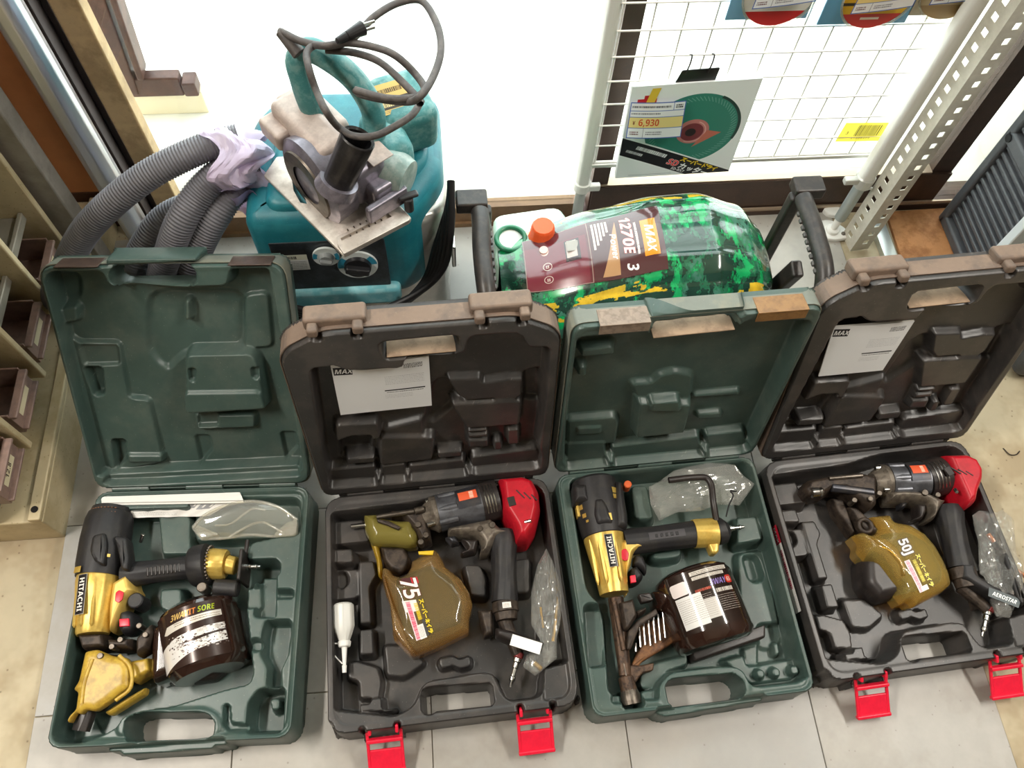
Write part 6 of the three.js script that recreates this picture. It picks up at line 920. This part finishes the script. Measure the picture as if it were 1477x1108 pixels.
{
  const t = thing('wire_grid', 'white wire display grid hanging in front of the window', 'grid panel', [0, 0, 0]);
  const w = mat(0xe9e6e0, 0.35); const zz = -0.578;
  for (let k = 0; k <= 11; k++) part('wire', rod(V(0.66 + k * 0.05, 0.2, zz), V(0.66 + k * 0.05, 1.45, zz), 0.0016, 0.0016, 8), w, t);
  for (let k = 0; k <= 25; k++) part('wire', rod(V(0.655, 0.202 + k * 0.05, zz + 0.0032), V(1.215, 0.202 + k * 0.05, zz + 0.0032), 0.0016, 0.0016, 8), w, t);
  part('bottom_bar', [rbox(0.57, 0.016, 0.006, 0.002, 0.935, 0.196, zz - 0.004)], w, t);
}
function priceTag(yen) { return canvas(384, 224, (x, w, h) => { x.fillStyle = '#eef0f4'; x.fillRect(0, 0, w, h); x.strokeStyle = '#4a68b4'; x.lineWidth = 6; x.strokeRect(3, 3, w - 6, h - 6); x.fillStyle = '#ecd88c'; x.fillRect(6, 92, w - 12, 64); x.fillStyle = '#4a68b4'; for (const y of [50, 88, 156]) x.fillRect(4, y, w - 8, 4); x.fillRect(300, 6, 4, 44); fineLines(x, 14, 22, 270, 1, 9, '#5a5a62', 12); fineLines(x, 316, 18, 50, 2, 12, '#2a2a30', 9); fineLines(x, 14, 64, 200, 1, 9, '#8a8a90', 10); if (yen) text(x, '¥', 30, 126, 34, '#7a3a1c'); text(x, yen, 70, 124, 58, '#d04a18'); fineLines(x, 20, 180, 60, 2, 13, '#6a4048', 8); fineLines(x, 130, 180, 110, 2, 13, '#7a7a84', 7); x.fillRect(110, 160, 3, 60); }); }
{
  const t = thing('disc_packet', 'white carded green diamond cutting disc hanging from the wire grid', 'disc packet');
  const art = canvas(640, 660, (x, w, h) => {
    x.fillStyle = '#eef3f4'; x.fillRect(0, 0, w, h); const cx = 360, cy = 318, R = 246; x.beginPath(); x.arc(cx, cy, R, 0, 7); x.fillStyle = '#2f8070'; x.fill(); x.strokeStyle = '#1c3c36'; x.lineWidth = 16; x.beginPath(); x.arc(cx, cy, R - 5, -1.1, 0.35); x.stroke();
    x.strokeStyle = '#7fb0a4'; x.lineWidth = 3; for (let k = 0; k < 70; k++) { const a = k * 0.09; x.beginPath(); x.moveTo(cx + (R - 20) * Math.cos(a), cy + (R - 20) * Math.sin(a)); x.lineTo(cx + (R - 48) * Math.cos(a + 0.1), cy + (R - 48) * Math.sin(a + 0.1)); x.stroke(); }
    x.fillStyle = '#c47a78'; x.beginPath(); x.arc(cx + 4, cy + 14, 86, 0, 7); x.fill(); x.fillStyle = '#7a3038'; x.beginPath(); x.arc(cx, cy + 18, 62, 0, 7); x.fill(); x.fillStyle = '#2a1c20'; x.beginPath(); x.arc(cx - 6, cy + 20, 28, 0, 7); x.fill(); x.strokeStyle = '#e0b0a8'; x.lineWidth = 5; x.beginPath(); x.arc(cx, cy + 16, 72, -1.2, 2); x.stroke(); x.fillStyle = '#c06a58'; x.beginPath(); x.moveTo(cx + 82, cy + 10); x.lineTo(cx + 160, cy + 30); x.lineTo(cx + 20, cy + 130); x.fill();
    x.save(); x.translate(0, 352); x.rotate(0.44); x.fillStyle = '#f4f8f8'; x.fillRect(-80, -14, 860, 136); x.fillStyle = '#15151a'; x.fillRect(-80, -4, 860, 116); fineLines(x, 110, 18, 190, 1, 9, '#e8e8ea', 26); fineLines(x, 70, 62, 100, 1, 9, '#d0d0d4', 18); kana(x, ['su', 'bar', 'pa', 'bar', 'to', 'ra', 'i'], 392, 0, 3.3, '#f0cc20', 7); text(x, 'SD', 330, 58, 58, '#ea2828', { stroke: '#f6e8e8', sw: 4 }); kana(x, ['ka', 'tsu', 'ta', 'bar'], 412, 38, 4.6, '#f8f8f8', 8); text(x, 'SD-RX7', 380, 96, 26, '#f0f0f0'); x.restore();
    x.fillStyle = '#c8222e'; x.fillRect(40, 84, 96, 26); x.fillRect(72, 62, 34, 24); fineLines(x, 50, 116, 80, 1, 9, '#c8222e', 8); x.fillStyle = '#b8c0c2'; x.fillRect(70, 640, 240, 4);
  });
  part('card', sheet(V(0.695, 0.402, -0.5605), V(0.917, 0.412, -0.5605), V(0.922, 0.186, -0.5605), V(0.701, 0.179, -0.5605)), printed(art, 0.45), t, 'printed card front', true);
  part('backing', plate([[0.695, 0.402], [0.917, 0.412], [0.922, 0.186], [0.701, 0.179]].reverse(), -0.571, -0.561, 0.001), mat(0xdfe4e4, 0.3), t);
  part('hanger_tab', plate(roundPoly([[0.768, 0.402], [0.836, 0.405], [0.838, 0.434], [0.775, 0.43]], 0.003), -0.566, -0.564, 0.0004), mat(0x1a1818, 0.4), t, 'black hanger tab');
  for (const x of [0.783, 0.82]) part('hook', tube([V(x, 0.456, -0.572), V(x, 0.462, -0.562), V(x, 0.45, -0.56), V(x - 0.002, 0.425, -0.562)], 0.0014, 20, 6), mat(0x2a2424, 0.4, 0.5), t);
  part('yellow_tape', sheet(V(0.731, 0.398, -0.5598), V(0.746, 0.399, -0.5598), V(0.737, 0.352, -0.5598), V(0.722, 0.352, -0.5598)), mat(0xe6c43c, 0.5), t, null, true);
}
{
  const q = [[.6976,.3732],[.7938,.3738],[.7997,.296],[.6996,.2974]]; const t = thing('price_tag', 'white and yellow price tag reading 6,930 on the green disc packet', 'price tag', [0, 0, 0], 0, 'price tags');
  part('tag', sheet(...q.map(([x, y], k) => V(x, y, k < 2 ? -0.556 : -0.548)), 8, 1, u => 0.003 * Math.sin(u * 3)), printed(priceTag('6,930'), 0.9, { transmission: 0.25, thickness: 0 }), t, null, true);
}
for (const [k, px, colA, colB, lab, tl] of [[0, 0.885, '#7fb4d8', '#d03a34', 'blue card with red rimmed white disc above the green disc packet', 'white price tag on the red rimmed disc card'], [1, 1.045, '#6aa8cc', '#e8b41c', 'blue card with yellow and red disc at the top of the photo', 'white price tag on the yellow and red disc card'], [2, 1.165, '#d8ccb4', '#b8a078', 'pale brown disc card next to the slotted post', 'white price tag on the pale brown disc card']]) {
  const t = thing('disc_packet', lab, 'disc packet', [0, 0, 0], 0, 'small disc cards'); const y0 = k === 1 ? 0.512 : 0.525, w = k === 1 ? 0.145 : k ? 0.1 : 0.13;
  part('card', plate([[px - w / 2, y0], [px + w / 2, y0], [px + w / 2, y0 + 0.16], [px - w / 2, y0 + 0.16]], -0.568, -0.565, 0.0005), mat(new THREE.Color(colA), 0.4), t);
  part('disc', place(new THREE.CircleGeometry(0.056, 48), px + 0.01, y0 + 0.053 + (k === 0 ? -0.008 : -0.004), -0.5638), printed(canvas(256, 256, (x, W, h) => { x.fillStyle = k === 1 ? '#e8b41c' : k ? '#c8b48c' : '#f0ece6'; x.fillRect(0, 0, W, h); x.fillStyle = k === 2 ? '#a88a5c' : '#cc2c2c'; x.fillRect(0, 196, W, 60); if (k === 1) { x.fillStyle = '#2a2218'; x.fillRect(0, 150, W, 12); x.fillStyle = '#f4e0d0'; x.fillRect(90, 210, 70, 10); } x.fillStyle = '#444'; x.beginPath(); x.arc(128, 128, 24, 0, 7); x.fill(); }), 0.3), t, 'round saw disc', true);
  part('blister', place(new THREE.TorusGeometry(0.058, 0.002, 8, 48), px + 0.01, y0 + 0.053 + (k === 0 ? -0.008 : -0.004), -0.563), clear, t);
  const tg = thing('price_tag', tl, 'price tag', [0, 0, 0], 0, 'price tags'); part('tag', sheet(V(px - 0.03, y0 + 0.085, -0.556), V(px + 0.062, y0 + 0.095, -0.556), V(px + 0.06, y0 + 0.042, -0.55), V(px - 0.035, y0 + 0.03, -0.55), 4, 1, u => 0.002 * Math.sin(u * 3)), printed(priceTag(''), 0.9, { transmission: 0.4, thickness: 0 }), tg, null, true);
}
solo('barcode_label', sheet(V(1.118, 0.29, -0.5735), V(1.205, 0.287, -0.5735), V(1.204, 0.24, -0.5735), V(1.116, 0.242, -0.5735)), printed(canvas(384, 208, (x, w, h) => { x.fillStyle = '#ecd84a'; x.fillRect(0, 0, w, h); let s = 3; const r = () => { s = (s * 1664525 + 1013904223) >>> 0; return s / 4294967296; }; x.fillStyle = '#3a3420'; let a = 130; while (a < 350) { const l = 3 + r() * 9; x.fillRect(a, 26, l, 120); a += l + 3 + r() * 6; } text(x, '4 1 2 2 0 4 0 4', 120, 172, 26, '#5a5030'); text(x, '3', 50, 110, 44, '#5a5030'); }), 0.9, { transmission: 0.5, thickness: 0 }), 'yellow barcode label clipped to the lower corner of the wire grid', 'label', null, true);
// right of the post: board, strip, ribbed crate, white bar
solo('floor_board', prism([[1.335, -0.59], [1.5, -0.594], [1.5, -0.3], [1.325, -0.3]], -0.004, 0.004, 0.001), mmat('#b07a4c', '#8a5830', 0.8, 0.8, 0, 0.12, 0, { specks: { n: 300, color: '#d8a878' } }), 'rough orange brown board on the floor beside the ribbed crate', 'board');
solo('metal_strip', prism([[1.29, -0.59], [1.318, -0.59], [1.318, -0.3], [1.29, -0.3]], -0.004, 0.012, 0.001), mat(0xcfd4d2, 0.3, 0.8), 'bare aluminium strip on the floor along the orange brown board', 'metal strip');
{
  const t = thing('storage_crate', 'dark grey plastic crate with ribbed side at the right edge', 'crate', [1.45, 0, -0.57]); const m = mmat('#45474b', '#5a5a5c', 0.5, 0.5, 0, 0.15, 0, { specks: { n: 120, color: '#8a8a88' } });
  part('shell', [rbox(0.3, 0.9, 0.4, 0.02, 0.16, 0.454, 0.205)], m, t); part('rim', [rbox(0.02, 0.9, 0.022, 0.006, 0.004, 0.454, 0.012), rbox(0.02, 0.9, 0.022, 0.006, 0.004, 0.454, 0.2), rbox(0.02, 0.024, 0.2, 0.006, 0.004, 0.016, 0.106), rbox(0.02, 0.03, 0.2, 0.006, 0.004, 0.26, 0.106)], m, t);
  for (let k = 0; k < 26; k++) { const y = k < 12 ? 0.042 + k * 0.018 : 0.29 + (k - 12) * 0.024; part('rib', rbox(0.01, k < 12 ? 0.009 : 0.013, 0.17, 0.003, 0.006, y, 0.106), m, t); }
  part('lock_hole', place(new THREE.CylinderGeometry(0.008, 0.008, 0.004, 20).rotateZ(Math.PI / 2), -0.0065, 0.26, 0.02), mat(0x0c0c0c, 0.8), t);
}
solo('white_bar', rbox(0.036, 1.1, 0.02, 0.003, 1.392, 0.546, -0.335), mat(0xdfe6ea, 0.3, 0.3), 'white metal upright standing in front of the ribbed crate', 'bar');
// --- steel parts rack on the left ---
const creamSteel = mmat('#c9b894', '#a8946c', 0.6, 0.5, 0.1, 0.3, 0, { specks: { n: 200, color: '#6a5434' } }), binMat = mmat('#8f7468', '#6a5650', 0.5, 0.4, 0, 0.12, 1);
{
  const t = thing('parts_rack', 'cream steel parts rack with upright dividers at the left edge', 'shelf');
  part('plinth', [rbox(0.6, 0.084, 0.66, 0.003, -0.602, 0.038, -0.312), rbox(0.02, 0.012, 0.66, 0.003, -0.312, 0.086, -0.312)], creamSteel, t);
  part('bolt_hole', place(new THREE.CylinderGeometry(0.0055, 0.0055, 0.002, 18), -0.312, 0.0925, -0.0), mat(0x140f0c, 0.9), t);
  for (const z of [0.012, -0.1, -0.23, -0.36, -0.49]) part('divider', rbox(0.55, z > 0 ? 0.34 : 1.4, 0.012, 0.003, z > 0 ? -0.64 : -0.595, z > 0 ? 0.26 : 0.82, z), creamSteel, t);
  for (let k = 0; k < 4; k++) for (let j = 0; j < 8; j++) { const z0 = [0.012, -0.1, -0.23, -0.36][k], z1 = [-0.1, -0.23, -0.36, -0.49][k]; if (k === 0 && j > 1) continue; part('shelf_plate', [rbox(0.5, 0.004, Math.abs(z1 - z0) - 0.014, 0.001, -0.6, 0.125 + j * 0.1, (z0 + z1) / 2), rbox(0.008, 0.018, Math.abs(z1 - z0) - 0.014, 0.002, -0.352, 0.132 + j * 0.1, (z0 + z1) / 2)], mmat('#8f897c', '#7a7468', 0.4, 0.5, 0.2, 0.2, 1), t); }
  part('end_post', rbox(0.05, 1.9, 0.04, 0.003, -0.315, 0.95, -0.53), mmat('#9a948a', '#7a746a', 0.5, 0.5, 0.3, 0.2, 0), t);
}
let bn = 0;
for (const [z, y, lab] of [[-0.043, 0.13, 'brown plastic parts bin with size label, nearest bin of the rack'], [-0.165, 0.13, 'brown plastic parts bin in the second bay of the rack'], [-0.295, 0.13, 'brown plastic parts bin in the third bay of the rack'], [-0.425, 0.13, 'brown plastic parts bin in the farthest bay of the rack']]) {
  const t = thing('parts_bin', lab, 'bin', [-0.45, y - 0.003, z], 0, 'parts bins'); const w = 0.088;
  part('floor', rbox(0.24, 0.003, w, 0.001, 0, 0.0015, 0), binMat, t); for (const s of [-1, 1]) part('side', rbox(0.24, 0.06, 0.003, 0.001, 0, 0.031, s * (w / 2 - 0.0015)), binMat, t); part('back', rbox(0.003, 0.06, w, 0.001, -0.12, 0.031, 0), binMat, t); part('front', [rbox(0.003, 0.052, w, 0.001, 0.12, 0.027, 0), rbox(0.014, 0.006, w, 0.002, 0.124, 0.052, 0), rbox(0.012, 0.005, w, 0.002, 0.124, 0.012, 0)], binMat, t);
  part('label', place(new THREE.PlaneGeometry(0.05, 0.02), 0.1222, 0.032, 0, 0, Math.PI / 2, 0), printed(canvas(128, 52, (x, W, h) => { x.fillStyle = '#d8cba8'; x.fillRect(0, 0, W, h); text(x, ['12.8', '', '', ''][bn], 64, 28, 34, '#3a3024', { align: 'center' }); }), 0.7), t, 'small paper label', true); bn++;
}

solo('metal_shaving', tube([V(1.393, -0.003, -0.027), V(1.4, -0.001, -0.013), V(1.412, -0.001, -0.012), V(1.4226, -0.003, -0.019)], 0.0011, 24, 6), mat(0x3a3028, 0.5, 0.4), 'thin curled dark metal shaving on the bare floor', 'shaving');

scene.traverse(o => { if (o.isMesh) { o.castShadow = true; o.receiveShadow = true; } });
renderer.render(scene, camera);
